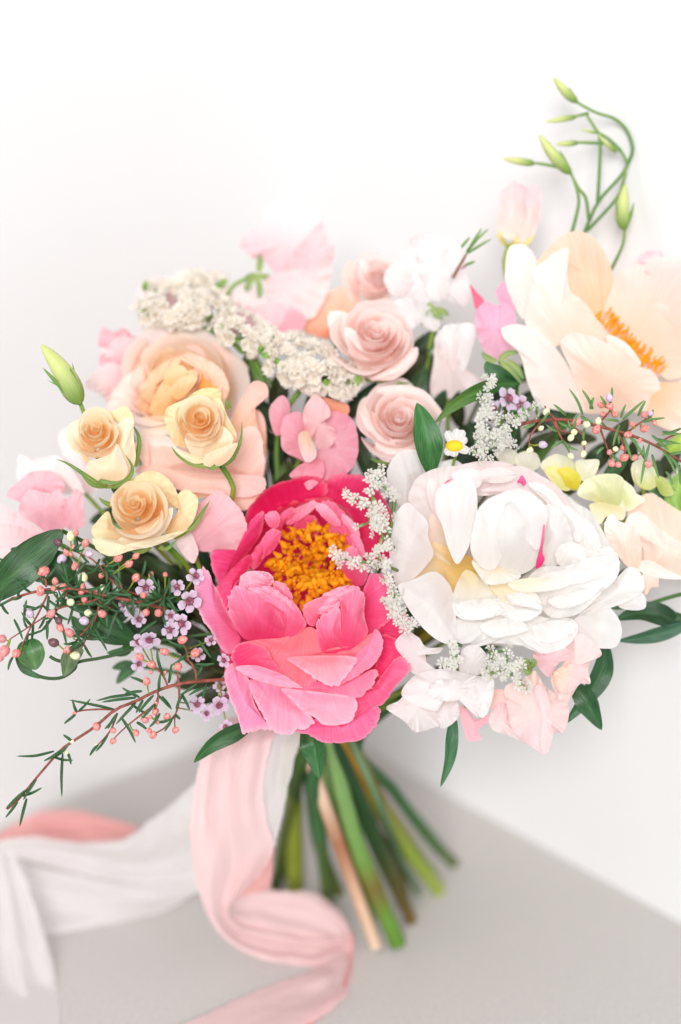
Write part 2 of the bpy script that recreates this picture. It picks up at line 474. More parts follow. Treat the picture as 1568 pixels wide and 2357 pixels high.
# ------------------------------------------------------------------ pink peony
HOT = lin(228, 22, 92); MID = lin(246, 88, 140); LIT = lin(250, 158, 192); SAL = lin(250, 140, 150); PALE = lin(252, 190, 212); VIO = lin(246, 165, 205)
pk = Thing('peony', 'open coral pink peony with a bowl of orange stamens', 'flower', (705, 1400, -60))
C3 = (800, 800)
for s, base, zb, zt, bu, c0, c1, kw in [
    # back of the bowl
    ('400,640 385,430 470,290 600,205 760,165 880,185 900,290 760,330 620,380 540,450 480,560', (720, 640), -150, -70, -25, HOT, lin(238, 48, 112), dict(curl=10)),
    ('820,270 900,185 1050,150 1190,190 1280,310 1340,450 1350,620 1300,730 1150,640 1060,420 960,330', (860, 700), -150, -80, -25, HOT, lin(240, 70, 125), {}),
    ('380,690 440,520 540,420 680,335 880,305 1050,380 1150,520 1160,740 1050,860 700,880 480,800', (800, 860), -190, -110, -70, HOT, lin(236, 55, 110), {}),
    ('650,465 690,385 760,345 835,318 825,375 760,425 690,470', (760, 620), -130, -85, -6, MID, PALE, dict(rag=.05)),
    ('865,330 950,325 1010,385 1085,480 1135,600 1130,680 1060,610 985,510 915,440', (860, 640), -140, -80, -12, MID, LIT, dict(rag=.05)),
    ('930,420 1010,500 1080,610 1120,700 1060,700 980,600 920,500', (860, 700), -140, -110, -10, HOT, LIT, dict(rag=.06)),
    ('690,520 720,440 790,410 850,440 860,520 800,560 730,570', (800, 760), -150, -112, -8, HOT, lin(244, 110, 150), dict(rag=.05)),
    ('830,350 890,335 960,400 1000,470 960,480 890,430', (860, 640), -110, -78, 5, MID, PALE, dict(rag=.06)),
    ('1010,400 1075,450 1120,530 1100,560 1050,500 1010,450', (900, 660), -105, -72, 5, MID, PALE, dict(rag=.06)),
    ('1060,540 1120,560 1150,640 1130,700 1090,650', (900, 700), -100, -70, 6, MID, LIT, dict(rag=.06)),
    ('560,470 620,400 690,360 700,400 640,460 600,520', (720, 640), -120, -82, 5, HOT, lin(246, 120, 160), dict(rag=.05)),
    ('420,690 470,600 520,560 540,620 500,700 440,760', (640, 760), -100, -58, 8, HOT, lin(244, 110, 152), dict(rag=.04)),
    # left side of the bowl
    ('180,640 300,632 368,640 390,520 430,440 500,386 508,440 485,540 425,625 345,725 265,800 222,860 172,730', (620, 800), -130, -15, 14, HOT, lin(242, 92, 150), dict(curl=-8)),
    ('515,412 575,384 612,428 592,492 540,480', (620, 640), -90, -60, 8, MID, LIT, {}),
    ('478,690 490,580 545,505 612,512 608,575 555,650', (640, 700), -90, -55, 10, MID, lin(248, 130, 170), {}),
    ('212,860 295,765 400,668 432,690 400,775 345,835 305,900 275,1010 232,940', (600, 800), -90, 0, 14, HOT, lin(245, 100, 152), dict(curl=8)),
    ('92,765 140,758 182,830 235,925 285,1040 335,1150 358,1215 300,1295 240,1270 180,1170 110,1060 80,980 72,880', (560, 1100), -60, -5, 22, MID, VIO, dict(ce=PALE)),
    # right side
    ('990,710 1035,625 1090,615 1125,680 1175,745 1155,845 1090,862 1035,805', (1040, 900), -90, -35, 18, MID, LIT, {}),
    ('1140,905 1195,790 1290,815 1335,900 1335,1000 1300,1085 1235,1145 1170,1165 1135,1030', (1000, 1050), -70, -5, 20, lin(240, 60, 120), lin(246, 120, 165), {}),
    ('1250,1010 1330,985 1430,1060 1445,1150 1385,1205 1265,1190 1235,1130', (1000, 1100), -80, -20, 12, HOT, lin(245, 95, 145), {}),
    ('1250,1180 1335,1190 1400,1290 1385,1345 1255,1450 1215,1410 1245,1300', (950, 1150), -60, -5, 8, HOT, lin(242, 70, 125), {}),
    # cupped petals that half hide the stamens
    ('300,890 345,860 420,900 520,935 590,1020 632,1120 648,1195 520,1218 400,1208 338,1150 288,1050 278,960', (500, 1330), -50, 45, 46, lin(240, 70, 130), LIT, dict(cpow=1.3)),
    ('505,935 600,915 690,960 760,1060 778,1110 742,1160 648,1195 632,1120 585,1020', (620, 1330), -40, 40, 30, MID, LIT, {}),
    ('345,900 352,845 372,790 450,768 540,778 572,832 545,862 482,885 450,935 385,942', (480, 1150), -10, 25, 22, LIT, lin(252, 196, 214), dict(rag=.03)),
    ('455,930 482,880 545,862 600,890 628,925 590,950 520,945', (540, 1100), 5, 32, 10, LIT, PALE, dict(rag=.06, ruf=14)),
    ('565,840 640,848 690,925 680,955 612,925', (600, 1080), -5, 15, 10, LIT, lin(250, 170, 195), {}),
    ('755,1012 800,962 900,925 1000,895 985,1010 860,1065 832,1118 785,1102', (960, 1250), -40, 20, 26, MID, lin(250, 165, 190), {}),
    ('880,930 980,872 1075,860 1090,905 1030,950 960,1010 900,990', (980, 1250), -20, 30, 14, LIT, PALE, dict(rag=.06, ruf=16)),
    ('840,1125 868,1062 985,1005 1000,1150 1030,1272 900,1292 858,1235', (970, 1400), -30, 40, 34, MID, LIT, {}),
    ('1005,920 1090,868 1152,930 1148,1050 1172,1160 1110,1232 1030,1272 988,1150 998,1030', (1010, 1400), -20, 38, 30, lin(242, 80, 135), lin(248, 148, 180), {}),
    # floor of the bowl and front petals
    ('300,1310 342,1235 480,1205 640,1190 800,1125 900,1200 1020,1260 1160,1185 1240,1160 1250,1260 1090,1335 830,1480 770,1515 600,1500 420,1430 325,1385', (760, 1080), -20, 58, -34, SAL, lin(250, 150, 168), dict(cpow=.8)),
    ('300,1320 340,1240 420,1225 520,1260 560,1330 600,1400 480,1400 350,1390', (700, 1150), 0, 52, -14, lin(250, 130, 160), lin(240, 70, 128), {}),
    ('328,1382 450,1370 560,1402 650,1440 745,1508 680,1512 590,1502 480,1472 400,1440', (560, 1250), 30, 72, 8, LIT, PALE, dict(rag=.03)),
    ('660,1322 880,1308 1092,1320 1062,1402 970,1502 880,1482 800,1432 728,1382', (860, 1150), 20, 74, 10, SAL, lin(252, 186, 204), dict(ce=PALE)),
    ('1218,1140 1262,1192 1258,1292 1200,1372 1100,1442 965,1502 1050,1392 1092,1312 1180,1222', (1000, 1150), 20, 64, 14, LIT, lin(248, 150, 182), {}),
    ('770,1512 822,1470 970,1500 1100,1440 1215,1395 1228,1440 1182,1522 1088,1578 900,1542 640,1525 600,1502', (900, 1200), 20, 62, 10, MID, lin(250, 148, 178), {}),
    ('1228,1482 1300,1382 1385,1308 1442,1392 1352,1502 1282,1602 1180,1662 1085,1695 1080,1590 1180,1530', (950, 1250), -20, 25, 16, lin(244, 80, 130), lin(248, 120, 162), {}),
    ('255,1432 300,1358 342,1390 412,1460 432,1560 482,1682 552,1772 470,1792 380,1802 338,1700 288,1570', (560, 1250), 0, 35, 20, LIT, VIO, dict(ce=PALE)),
    ('412,1468 480,1470 600,1500 645,1530 742,1642 832,1732 740,1782 630,1812 560,1782 482,1652 430,1552', (620, 1250), 15, 60, 16, lin(248, 140, 178), lin(252, 182, 206), dict(ce=PALE)),
    ('618,1520 760,1530 900,1545 1092,1580 1088,1682 1040,1742 900,1752 830,1702 740,1652 690,1592', (850, 1250), 30, 78, 14, LIT, lin(253, 186, 206), dict(ce=PALE, rag=.02)),
    ('712,1785 850,1715 1000,1742 1090,1688 1235,1635 1240,1722 1190,1802 1100,1852 980,1868 880,1860 790,1812', (900, 1300), -10, 38, 22, lin(246, 95, 150), lin(248, 128, 172), {}),
    # underside
    ('200,900 500,800 900,820 1250,900 1380,1250 1250,1550 900,1750 500,1720 300,1500 220,1200', (800, 1200), -150, -90, -60, HOT, MID, {}),
]:
    kw = dict(dict(rag=.045, rim=.2, ruf=4), **kw)
    petal(pk, s, A3, base, zb, zt, bu, c0, c1, M_PINK, **kw)
# wrinkles in the cupped petals' rims: small folded petals
for k, (x, y, w, h, an) in enumerate([(470, 905, 70, 34, .3), (540, 900, 60, 30, .5), (590, 925, 45, 30, .9), (430, 850, 70, 40, -.2), (500, 815, 60, 35, .2),
                                       (930, 965, 60, 28, -.6), (990, 930, 70, 30, -.7), (1040, 905, 60, 28, -.5), (900, 1010, 60, 26, -.5), (960, 1000, 50, 22, -.8),
                                       (670, 990, 70, 26, 1.0), (640, 960, 60, 24, .9)]):
    ca, sa = math.cos(an), math.sin(an)
    pts = ' '.join('%.1f,%.1f' % (x + w * ca * a - h * sa * b, y + w * sa * a + h * ca * b) for a, b in
                   ((-1, 0), (-.6, -.8), (0, -1), (.6, -.7), (1, 0), (.5, .8), (-.4, .9)))
    petal(pk, pts, A3, (x, y + 160), 10, 40 + (k % 3) * 3, 9, LIT, PALE, M_PINK, ruf=8, rag=.05, rings=6)


def stamen_mesh(name, seed, mat):
    rnd = random.Random(seed); v = []; f = []; n = 8; sides = 6
    bend = rnd.uniform(-.5, .5); tw = rnd.uniform(-.4, .4)
    for i in range(n):
        u = i / (n - 1)
        r = .13 + .17 * math.sin(min(1, u * 1.1) * math.pi) ** .7 * (1 + .3 * math.sin(u * 9 + seed))
        c = Vector((bend * u * u, tw * math.sin(u * 3), u * 1.5 - .5))
        for j in range(sides):
            a = j / sides * math.tau + tw * u
            v.append(c + Vector((math.cos(a) * r * 1.3, math.sin(a) * r * .8, 0)))
    f = grid_faces(n, sides, 0, True); f.append(tuple(range(sides))[::-1]); f.append(tuple((n - 1) * sides + j for j in range(sides)))
    me = bpy.data.meshes.new(name); me.from_pydata(v, [], f); me.materials.append(mat)
    me.polygons.foreach_set('use_smooth', [True] * len(me.polygons)); me.update()
    return me


ST = [stamen_mesh('stamen', k, M_STAMEN) for k in range(6)]
rnd = random.Random(4)
cnt = 0
while cnt < 200:
    x = rnd.uniform(530, 1070); y = rnd.uniform(480, 1010)
    dx = (x - 810) / 262; dy = (y - 735) / 262
    q = dx * dx + dy * dy
    if q > 1 or (x < 640 and y < 640) or (y > 870 and (x < 640 or x > 960)): continue
    cnt += 1
    px, py = A3[0] + x * A3[2], A3[1] + y * A3[2]
    ring = math.exp(-((math.sqrt(q) - .62) / .3) ** 2)
    z = -135 + 62 * ring + rnd.uniform(-14, 14) + 10 * dy
    p = W(px, py, z)
    dirv = (FW * -1.0 + RT * (dx * .9 + rnd.uniform(-.9, .9)) - UP * (dy * .9 + rnd.uniform(-.9, .9)))
    place('stamen', ST[cnt % 6], pk, p, dirv, RT * rnd.uniform(-1, 1) + UP * rnd.uniform(-1, 1), (23 + rnd.uniform(-4, 4)) * S)
SG = stamen_mesh('pistil', 3, M_STIGMA)
for x, y in ((745, 690), (800, 730), (875, 745), (925, 695)):
    place('pistil', SG, pk, W(A3[0] + x * A3[2], A3[1] + y * A3[2], -82), -FW + RT * .4 + UP * .6, RT, (12 * S, 10 * S, 17 * S))
long_stem(pk, (720, 1480, -110), '1050,60 1130,380 1200,560 1270,725', 17, G_MID)

# ------------------------------------------------------------------ white peony
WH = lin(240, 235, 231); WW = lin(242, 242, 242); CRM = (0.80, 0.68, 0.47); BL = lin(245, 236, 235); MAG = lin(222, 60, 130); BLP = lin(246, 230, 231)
wp = Thing('peony', 'large ruffled white peony with magenta flecked inner petals', 'flower', (1170, 1280, -40))
for s, base, zb, zt, bu, c0, c1, kw in [
    ('150,500 300,300 600,180 900,260 1150,480 1230,750 1100,980 800,1080 500,1050 250,900 150,700', (640, 700), -190, -150, -40, WH, WW, {}),
    ('92,205 150,115 230,98 296,140 302,195 240,260 210,350 180,395 120,330', (300, 500), -110, -65, 16, WH, WW, {}),
    ('330,190 380,155 440,150 480,200 420,260 350,260', (450, 450), -110, -75, 10, WH, WW, {}),
    ('200,340 245,240 330,195 420,180 505,200 525,310 430,430 320,520 235,430', (440, 640), -110, -15, 24, WH, BL, dict(ruf=10)),
    ('330,260 420,190 560,155 700,165 770,220 720,300 570,330 460,300', (620, 620), -90, -20, 24, BL, BLP, dict(ruf=8)),
    ('560,300 640,215 760,180 870,230 965,300 1010,390 985,470 900,420 800,350 690,330', (720, 640), -80, -10, 26, BL, BLP, dict(ruf=10)),
    ('940,300 1050,370 1125,420 1205,560 1255,645 1150,640 1050,580 985,480', (800, 680), -90, -30, 20, BL, WW, dict(ruf=8)),
    ('860,400 955,365 1005,440 1030,540 990,645 905,690 868,640 880,540', (840, 820), -40, 30, 26, WH, WW, dict(ruf=10, rag=.03)),
    ('745,262 758,240 770,226 788,250 792,266 778,280 764,268', (740, 400), 20, 34, 3, MAG, lin(236, 120, 170), dict(rag=.08)),
    ('380,268 396,252 414,246 404,262 392,274', (420, 400), 14, 22, 2, MAG, lin(236, 140, 180), dict(rag=.08)),
    ('555,390 620,335 740,308 842,338 895,400 888,480 862,600 838,680 765,725 640,745 560,695 512,600 528,480', (660, 900), -10, 70, 62, WH, WW, dict(ruf=8)),
    ('640,345 700,300 790,300 850,345 815,390 770,350 720,370', (740, 600), 30, 74, 6, BL, WW, dict(ruf=10, rag=.03)),
    ('838,690 846,640 860,590 868,540 876,480 882,432 886,480 880,550 874,610 884,648 868,680 852,692', (860, 800), 66, 82, 4, lin(226, 40, 120), lin(240, 150, 185), dict(rag=.08)),
    ('1000,460 1080,430 1150,555 1225,595 1252,660 1180,725 1060,705 975,665 1000,560', (860, 800), -40, 15, 26, WH, WW, dict(ruf=12, rag=.03)),
    ('940,600 1010,560 1075,590 1090,650 1010,690 950,670', (900, 800), 0, 40, 14, WH, WW, dict(ruf=10, rag=.03)),
    ('300,250 340,255 356,320 345,420 318,400 292,320', (380, 560), -20, 10, 8, lin(250, 215, 215), BL, {}),
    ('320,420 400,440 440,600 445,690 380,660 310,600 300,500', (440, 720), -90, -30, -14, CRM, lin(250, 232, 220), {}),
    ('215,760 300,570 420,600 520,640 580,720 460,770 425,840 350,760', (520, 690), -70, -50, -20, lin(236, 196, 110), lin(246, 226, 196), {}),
    ('345,300 420,255 492,232 532,270 546,350 540,470 500,590 445,672 400,590 370,480 335,400', (440, 760), 20, 62, 18, WW, WW, dict(rag=.004)),
    ('190,365 240,400 296,460 300,540 326,620 290,680 220,752 150,792 112,680 105,560 130,430', (440, 760), -30, 18, 26, WH, WW, {}),
    ('148,782 220,752 330,710 402,770 432,860 442,1000 440,1072 360,1062 270,990 190,880', (480, 720), -10, 58, 26, WH, WW, dict(rag=.004)),
    ('420,840 482,705 560,740 650,830 685,885 640,935 520,955 440,930', (520, 680), -30, 62, -8, lin(248, 230, 180), WW, dict(ruf=14, cpow=.6)),  # yellowish roots here and below paint the shading in the petal gaps
    ('440,880 520,850 620,850 665,900 600,940 500,950', (540, 700), 10, 66, 8, WH, WW, dict(ruf=12, rag=.02)),
    ('520,655 600,628 700,655 765,730 700,765 600,775 548,720', (640, 640), 0, 84, 10, lin(250, 235, 200), WW, dict(ruf=10, rag=.02)),
    ('610,775 720,745 790,760 850,830 872,905 800,890 700,870 650,835', (640, 680), 0, 76, 8, lin(250, 232, 190), WW, dict(ruf=12, rag=.015)),
    ('660,830 760,880 840,890 870,915 780,960 690,940 640,900', (680, 700), 0, 60, 6, WH, WW, dict(ruf=10, rag=.015)),
    ('770,790 860,690 1000,680 1120,640 1205,700 1160,780 1060,830 930,870 850,850', (760, 740), 0, 76, 18, WH, WW, dict(ruf=10, rag=.015)),
    ('830,850 930,810 1060,770 1180,700 1250,640 1245,740 1150,835 1050,922 930,942 875,905', (780, 760), 0, 66, 16, WH, WW, dict(ruf=14, rag=.02)),
    ('1060,930 1120,850 1220,770 1300,690 1360,708 1385,790 1330,842 1205,895', (900, 800), -50, 12, 18, WH, WW, dict(ruf=10)),
    ('1040,700 1120,640 1250,640 1250,720 1180,790 1100,800', (850, 780), -20, 40, 14, WH, WW, dict(ruf=10, rag=.015)),
    ('1250,840 1330,800 1385,830 1390,890 1340,905 1260,890', (1000, 840), -70, -30, 10, WH, WW, {}),
    ('1030,950 1150,885 1212,892 1262,960 1270,1030 1240,1087 1170,1096 1100,1062 1035,1010', (880, 820), -60, -5, 24, WH, WW, {}),
    ('440,945 520,960 700,865 765,900 812,912 785,970 700,1005 560,1055 448,1062', (620, 760), -20, 46, 10, WH, WW, dict(ruf=16)),
    ('505,1050 600,985 720,965 800,930 900,950 860,1030 860,1110 800,1085 640,1070 545,1085', (660, 800), -30, 40, 10, WH, WW, dict(ruf=14)),
    ('725,1045 800,965 920,940 1022,948 1052,1000 1000,1082 900,1120 840,1112', (760, 800), -40, 34, 16, WH, WW, dict(ruf=10)),
    ('528,480 556,392 625,340 700,325 712,420 690,560 640,690 570,690 514,600', (640, 900), 40, 84, 26, WH, WW, dict(ruf=6)),
    ('700,330 780,312 845,338 896,400 886,500 850,600 800,560 740,450', (760, 860), 44, 92, 22, BL, WW, dict(ruf=8)),
    ('600,430 625,350 700,318 790,325 850,362 800,372 720,368 650,395', (700, 640), 40, 92, 8, BL, WW, dict(ruf=8)),
    ('700,345 780,320 850,345 893,400 880,450 850,400 780,365', (720, 640), 40, 96, 6, BL, WW, dict(ruf=8)),
    ('520,230 600,190 690,190 740,230 690,262 600,262', (640, 560), 0, 26, 8, BLP, BL, dict(ruf=8)),
    ('800,270 870,268 950,330 990,410 950,420 880,350', (760, 600), 6, 34, 8, BL, WW, dict(ruf=8)),
    ('420,215 500,190 570,215 560,280 500,300 440,270', (560, 560), 0, 24, 8, BLP, WW, dict(ruf=8)),
    ('960,380 1030,400 1085,470 1080,540 1040,560 1010,470', (860, 720), 10, 40, 10, BL, WW, dict(ruf=10)),
    ('1060,450 1120,470 1165,560 1150,620 1090,590 1065,520', (880, 760), 0, 34, 10, WH, WW, dict(ruf=10)),
    ('700,770 800,742 930,745 1010,770 950,800 840,812 750,810', (760, 660), 40, 96, 5, lin(250, 238, 214), WW, dict(ruf=9)),
    ('850,735 960,702 1080,700 1150,725 1080,765 960,775', (800, 660), 40, 98, 5, WH, WW, dict(ruf=9)),
    ('900,850 1010,815 1110,790 1180,740 1160,800 1070,870 960,895', (820, 720), 40, 92, 6, WH, WW, dict(ruf=9)),
    ('690,830 770,815 840,850 860,900 790,885 720,868', (700, 700), 40, 92, 5, WH, WW, dict(ruf=9)),
    ('560,980 660,945 760,955 800,1000 720,1030 620,1040', (660, 800), 20, 62, 6, WH, WW, dict(ruf=9)),
    ('820,990 920,955 1010,960 1030,1010 950,1060 860,1060', (780, 820), 10, 56, 6, WH, WW, dict(ruf=9)),
]:
    kw = dict(kw); kw['ruf'] = kw.get('ruf', 0) * .6; kw['rag'] = min(.02, kw.get('rag', .01))
    petal(wp, s, A4, base, zb, zt, bu, c0, c1, M_WHITE, **kw)
long_stem(wp, (1130, 1330, -170), '1110,60 1220,310 1400,555', 15, G_OLIVE)

# ------------------------------------------------------------------ peach peony
PCH = lin(253, 226, 208); PC2 = lin(252, 239, 232); PC3 = lin(251, 243, 239); ORG = lin(253, 206, 166)
pp = Thing('peony', 'pale peach cup shaped peony beside the lisianthus bud spray', 'flower', (1400, 800, -160))
for s, base, zb, zt, bu, c0, c1, kw in [
    ('735,345 800,250 900,170 990,152 1080,205 1150,320 1175,440 1130,570 1080,690 960,560 900,420 850,300', (1150, 900), -230, -120, -30, ORG, PCH, {}),
    ('1085,650 1150,460 1290,345 1450,300 1610,330 1720,600 1680,900 1500,1010 1380,890 1250,750', (1250, 900), -210, -140, -30, lin(253, 222, 200), lin(251, 236, 231), {}),
    ('1320,310 1370,270 1450,265 1470,310 1568,340 1640,380 1500,420 1380,400', (1350, 900), -230, -165, 5, lin(252, 215, 205), lin(250, 220, 226), dict(ruf=12)),
    ('552,340 580,240 650,228 722,290 735,400 700,550 665,660 615,600 560,470', (950, 900), -190, -130, 14, PC2, PC3, {}),
    ('665,660 700,500 730,370 820,290 890,250 922,262 912,400 932,500 1000,550 1070,640 1150,755 1100,820 900,800 820,820 720,740', (1050, 1000), -180, -95, 24, PCH, PC3, dict(ruf=8)),
    ('528,725 590,688 700,708 820,798 932,960 985,1100 1005,1195 850,1185 740,1145 680,1022 640,870 560,790', (1050, 1050), -170, -95, 22, PC2, PC3, {}),
    ('1140,752 1240,788 1312,868 1335,925 1250,900 1170,850', (1150, 1000), -150, -100, 6, PCH, PC3, {}),
    ('870,795 950,742 1080,768 1200,838 1320,928 1400,958 1445,1040 1432,1130 1370,1195 1200,1195 1010,1200 980,1085 925,935', (1150, 1050), -150, -70, 30, PCH, PC3, dict(ce=(.9, .82, .76))),
    ('1420,1050 1500,1025 1600,1030 1720,1060 1720,1320 1500,1300 1380,1215', (1250, 1000), -180, -110, 20, ORG, PC2, {}),
    ('1100,700 1300,560 1500,600 1600,800 1500,960 1350,1000 1200,900', (1250, 950), -240, -200, -30, PCH, PC2, {}),
]:
    petal(pp, s, A6, base, zb, zt, bu, c0, c1, M_PEACH, **kw)
rnd = random.Random(12)
for k in range(110):
    t = rnd.random(); x = 1090 + t * 330 + rnd.uniform(-40, 50); y = 650 + t * 310 + rnd.uniform(-50, 30)
    p = W(A6[0] + x * A6[2], A6[1] + y * A6[2], -150 + rnd.uniform(-35, 12))
    place('stamen', ST[k % 6], pp, p, UP * rnd.uniform(.3, 1.2) + RT * rnd.uniform(0, .9) - FW * .3, RT + FW * rnd.uniform(-1, 1), (8 * S, 8 * S, 14 * S))
long_stem(pp, (1330, 930, -220), '960,50 940,300 942,520 942,552', 17, G_LIGHT)

# ------------------------------------------------------------------ big peach garden rose
RP = lin(252, 214, 200); RPK = lin(252, 214, 206); RW = lin(253, 236, 230); RO = lin(254, 228, 190); R_SHADE = lin(252, 192, 116); RSH = lin(253, 208, 170)
gr = Thing('garden_rose', 'full peach garden rose with blush outer petals behind the cream spray roses', 'flower', (450, 990, -180))
rose(gr, (408, 885, -205), (-.1, -.42, .9), 132, [(.12, 3, 190, .45, 0), (.24, 4, 150, .46, .0), (.38, 4, 140, .46, .02), (.54, 5, 120, .42, .05), (.72, 5, 110, .36, .12), (.88, 6, 90, .24, .2)],
     lin(254, 226, 186), lin(255, 236, 204), lin(252, 240, 234), M_ROSE, 31, .6, rot=.5)
for s, base, zb, zt, bu, c0, c1, kw in [
    ('880,230 1000,150 1150,122 1262,168 1385,250 1390,340 1335,480 1280,560 1230,420 1130,300 1000,250', (1000, 700), -290, -215, -12, RP, RW, dict(ruf=10)),
    ('690,440 705,330 780,250 880,195 1000,205 1080,232 920,330 830,450 770,580', (1000, 750), -290, -225, -8, RSH, lin(253, 226, 210), dict(ruf=8)),
    ('1125,385 1150,270 1185,255 1215,320 1228,390 1170,400', (1180, 600), -170, -140, -6, R_SHADE, lin(252, 190, 112), {}),  # shadowed crevice of the rose, painted as a deep orange petal
    ('1060,340 1120,240 1160,260 1150,330 1110,400 1040,440', (1050, 600), -190, -155, 6, RO, RPK, {}),
    ('600,520 640,400 720,310 830,255 815,350 790,460 800,570 720,580 650,560', (950, 600), -250, -170, 8, RPK, lin(253, 238, 232), dict(ruf=12)),
    ('780,520 795,400 850,300 930,238 1015,218 985,290 905,350 862,440 850,530', (960, 600), -210, -128, 8, RSH, lin(254, 226, 198), dict(ruf=10)),
    ('1010,215 1090,200 1180,230 1260,300 1290,400 1240,470 1190,380 1120,290', (1000, 600), -210, -135, 8, RSH, lin(253, 230, 214), dict(ruf=10)),
    ('845,525 868,430 935,330 1035,288 1112,300 1065,400 985,470 925,535', (980, 620), -170, -112, 14, lin(254, 206, 150), lin(254, 222, 184), dict(ruf=6)),
    ('925,345 955,282 1010,258 1056,288 1030,345 975,385', (990, 480), -125, -98, 6, lin(254, 200, 136), lin(254, 224, 186), {}),
    ('960,400 1000,340 1075,310 1110,335 1060,410 1000,450', (1000, 520), -120, -92, 6, lin(254, 204, 146), lin(254, 224, 188), {}),
    ('740,565 840,545 965,530 950,580 840,600', (900, 450), -180, -128, 4, RO, RW, {}),
    ('750,625 850,612 970,596 960,640 820,655', (920, 450), -170, -120, 4, RO, RW, {}),
    ('785,652 900,648 965,672 990,722 860,712', (930, 450), -160, -114, 4, RP, RW, {}),
    ('1435,520 1480,540 1500,640 1490,870 1430,860 1400,700', (1150, 900), -240, -150, 10, RSH, RP, {}),
    ('755,695 835,690 960,720 1200,720 1330,640 1425,600 1485,700 1485,870 1440,905 1200,870 900,850 830,830', (1100, 1250), -170, -105, 40, RP, lin(252, 216, 205), dict(cpow=.9, ce=lin(253, 226, 218))),
    ('1300,570 1380,405 1435,345 1500,368 1508,435 1452,445 1442,560 1490,700 1400,660 1320,650', (1180, 900), -170, -105, 12, RSH, lin(252, 216, 208), dict(curl=8)),
    ('752,700 828,692 838,826 800,802 770,742', (1000, 850), -130, -96, 4, RP, RW, {}),
    ('1000,945 1240,955 1482,965 1410,1060 1345,1072 1250,1010 1100,1000', (1100, 700), -150, -112, 10, RSH, RP, {}),
    ('768,842 850,808 1000,848 1200,868 1440,878 1492,900 1485,965 1385,1000 1200,985 980,952 800,882', (1100, 700), -130, -78, 12, RP, lin(251, 214, 210), dict(curl=6)),
]:
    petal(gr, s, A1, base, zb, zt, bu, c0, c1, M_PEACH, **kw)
long_stem(gr, (480, 1120, -230), '975,90 1080,400 1200,732', 13, G_TAN)
# ------------------------------------------------------------------ cream spray roses
SC0 = lin(255, 220, 170); SCI = lin(255, 239, 210); SCO = lin(254, 243, 222); SGE = lin(242, 237, 200)
SEP0 = lin(140, 158, 84); SEP1 = lin(104, 140, 78)


def sepals(root, spec, T, z, half=15):
    for s in spec:
        P = PT(s, T); P = [(p[0], p[1], z + (p[2] if len(p) > 2 else 6 * i)) for i, p in enumerate(P)]
        leaf(root, P, half * T[2], SEP0, SEP1, M_GREEN, 'sepal', .5, 1.15, 11, base_w=.7, peak=.22, wavy=.5)


def spray_rose(label, C, axis, R, seed, outer, T, sep, stem, zs, cb=SC0, ci=SCI, co=SCO, ce=SGE, layers=None, rot=0, group='cream spray roses on the left side', name='spray_rose'):
    t = Thing(name, label, 'flower', C, group)
    layers = layers or [(.06, 2, 200, .6, 0), (.14, 3, 170, .6, .02), (.25, 3, 160, .58, .03), (.38, 3, 150, .5, .06), (.5, 3, 140, .36, .1), (.56, 5, 120, .1, .05)]
    rose(t, C, axis, R, layers, cb, ci, co, M_ROSE, seed, .8, None, rot, .04)
    for s, base, zb, zt, bu, c0, c1, kw in outer:
        petal(t, s, T, base, zs + zb, zs + zt, bu, c0, c1, M_PEACH, **kw)
    if sep: sepals(t, sep, T, zs - 5)
    if stem: tube(t, [(p[0], p[1], p[2] if len(p) > 2 else zs - 40) for p in PT(stem, T)], [7, 6, 7], M_GREEN, 'stem', 14, 8, G_LIGHT)
    return t


spray_rose('cream spray rose with long thin sepals beside the green lisianthus bud', (224, 1000, 18), (-.12, -.42, .9), 80, 41, [
    ('372,660 388,595 440,565 500,570 470,640 500,760 492,812 455,765 400,725', (560, 840), -50, 20, 14, SC0, SCO, dict(ce=SCO)),
    ('465,580 480,512 590,528 700,488 745,535 752,600 690,600 620,560 540,550', (580, 800), -60, 0, 8, SC0, SGE, {}),
    ('640,640 690,560 748,560 752,660 765,770 740,860 690,905 640,880 600,800 620,720', (600, 960), -50, 12, 26, SCI, SCO, dict(ce=SCO)),
    ('482,860 500,800 560,780 620,740 660,700 690,760 720,850 680,910 600,935 520,922', (600, 980), -20, 34, 30, SCI, SCO, dict(ce=RW)),
], A1, ['640,940,-10 560,930,0 470,870,14 380,810,10 310,785,6', '640,945,-10 720,900,10 745,830,30 700,755,46', '600,940,0 560,910,30 650,920,44 720,890,36', '640,930,-30 520,930,10 430,830,24', '760,830,-40 785,680,-40 745,590,-30'],
    '640,950,-20 720,1080,-90 900,1300,-200 1100,1500,-280', 0, rot=.4)
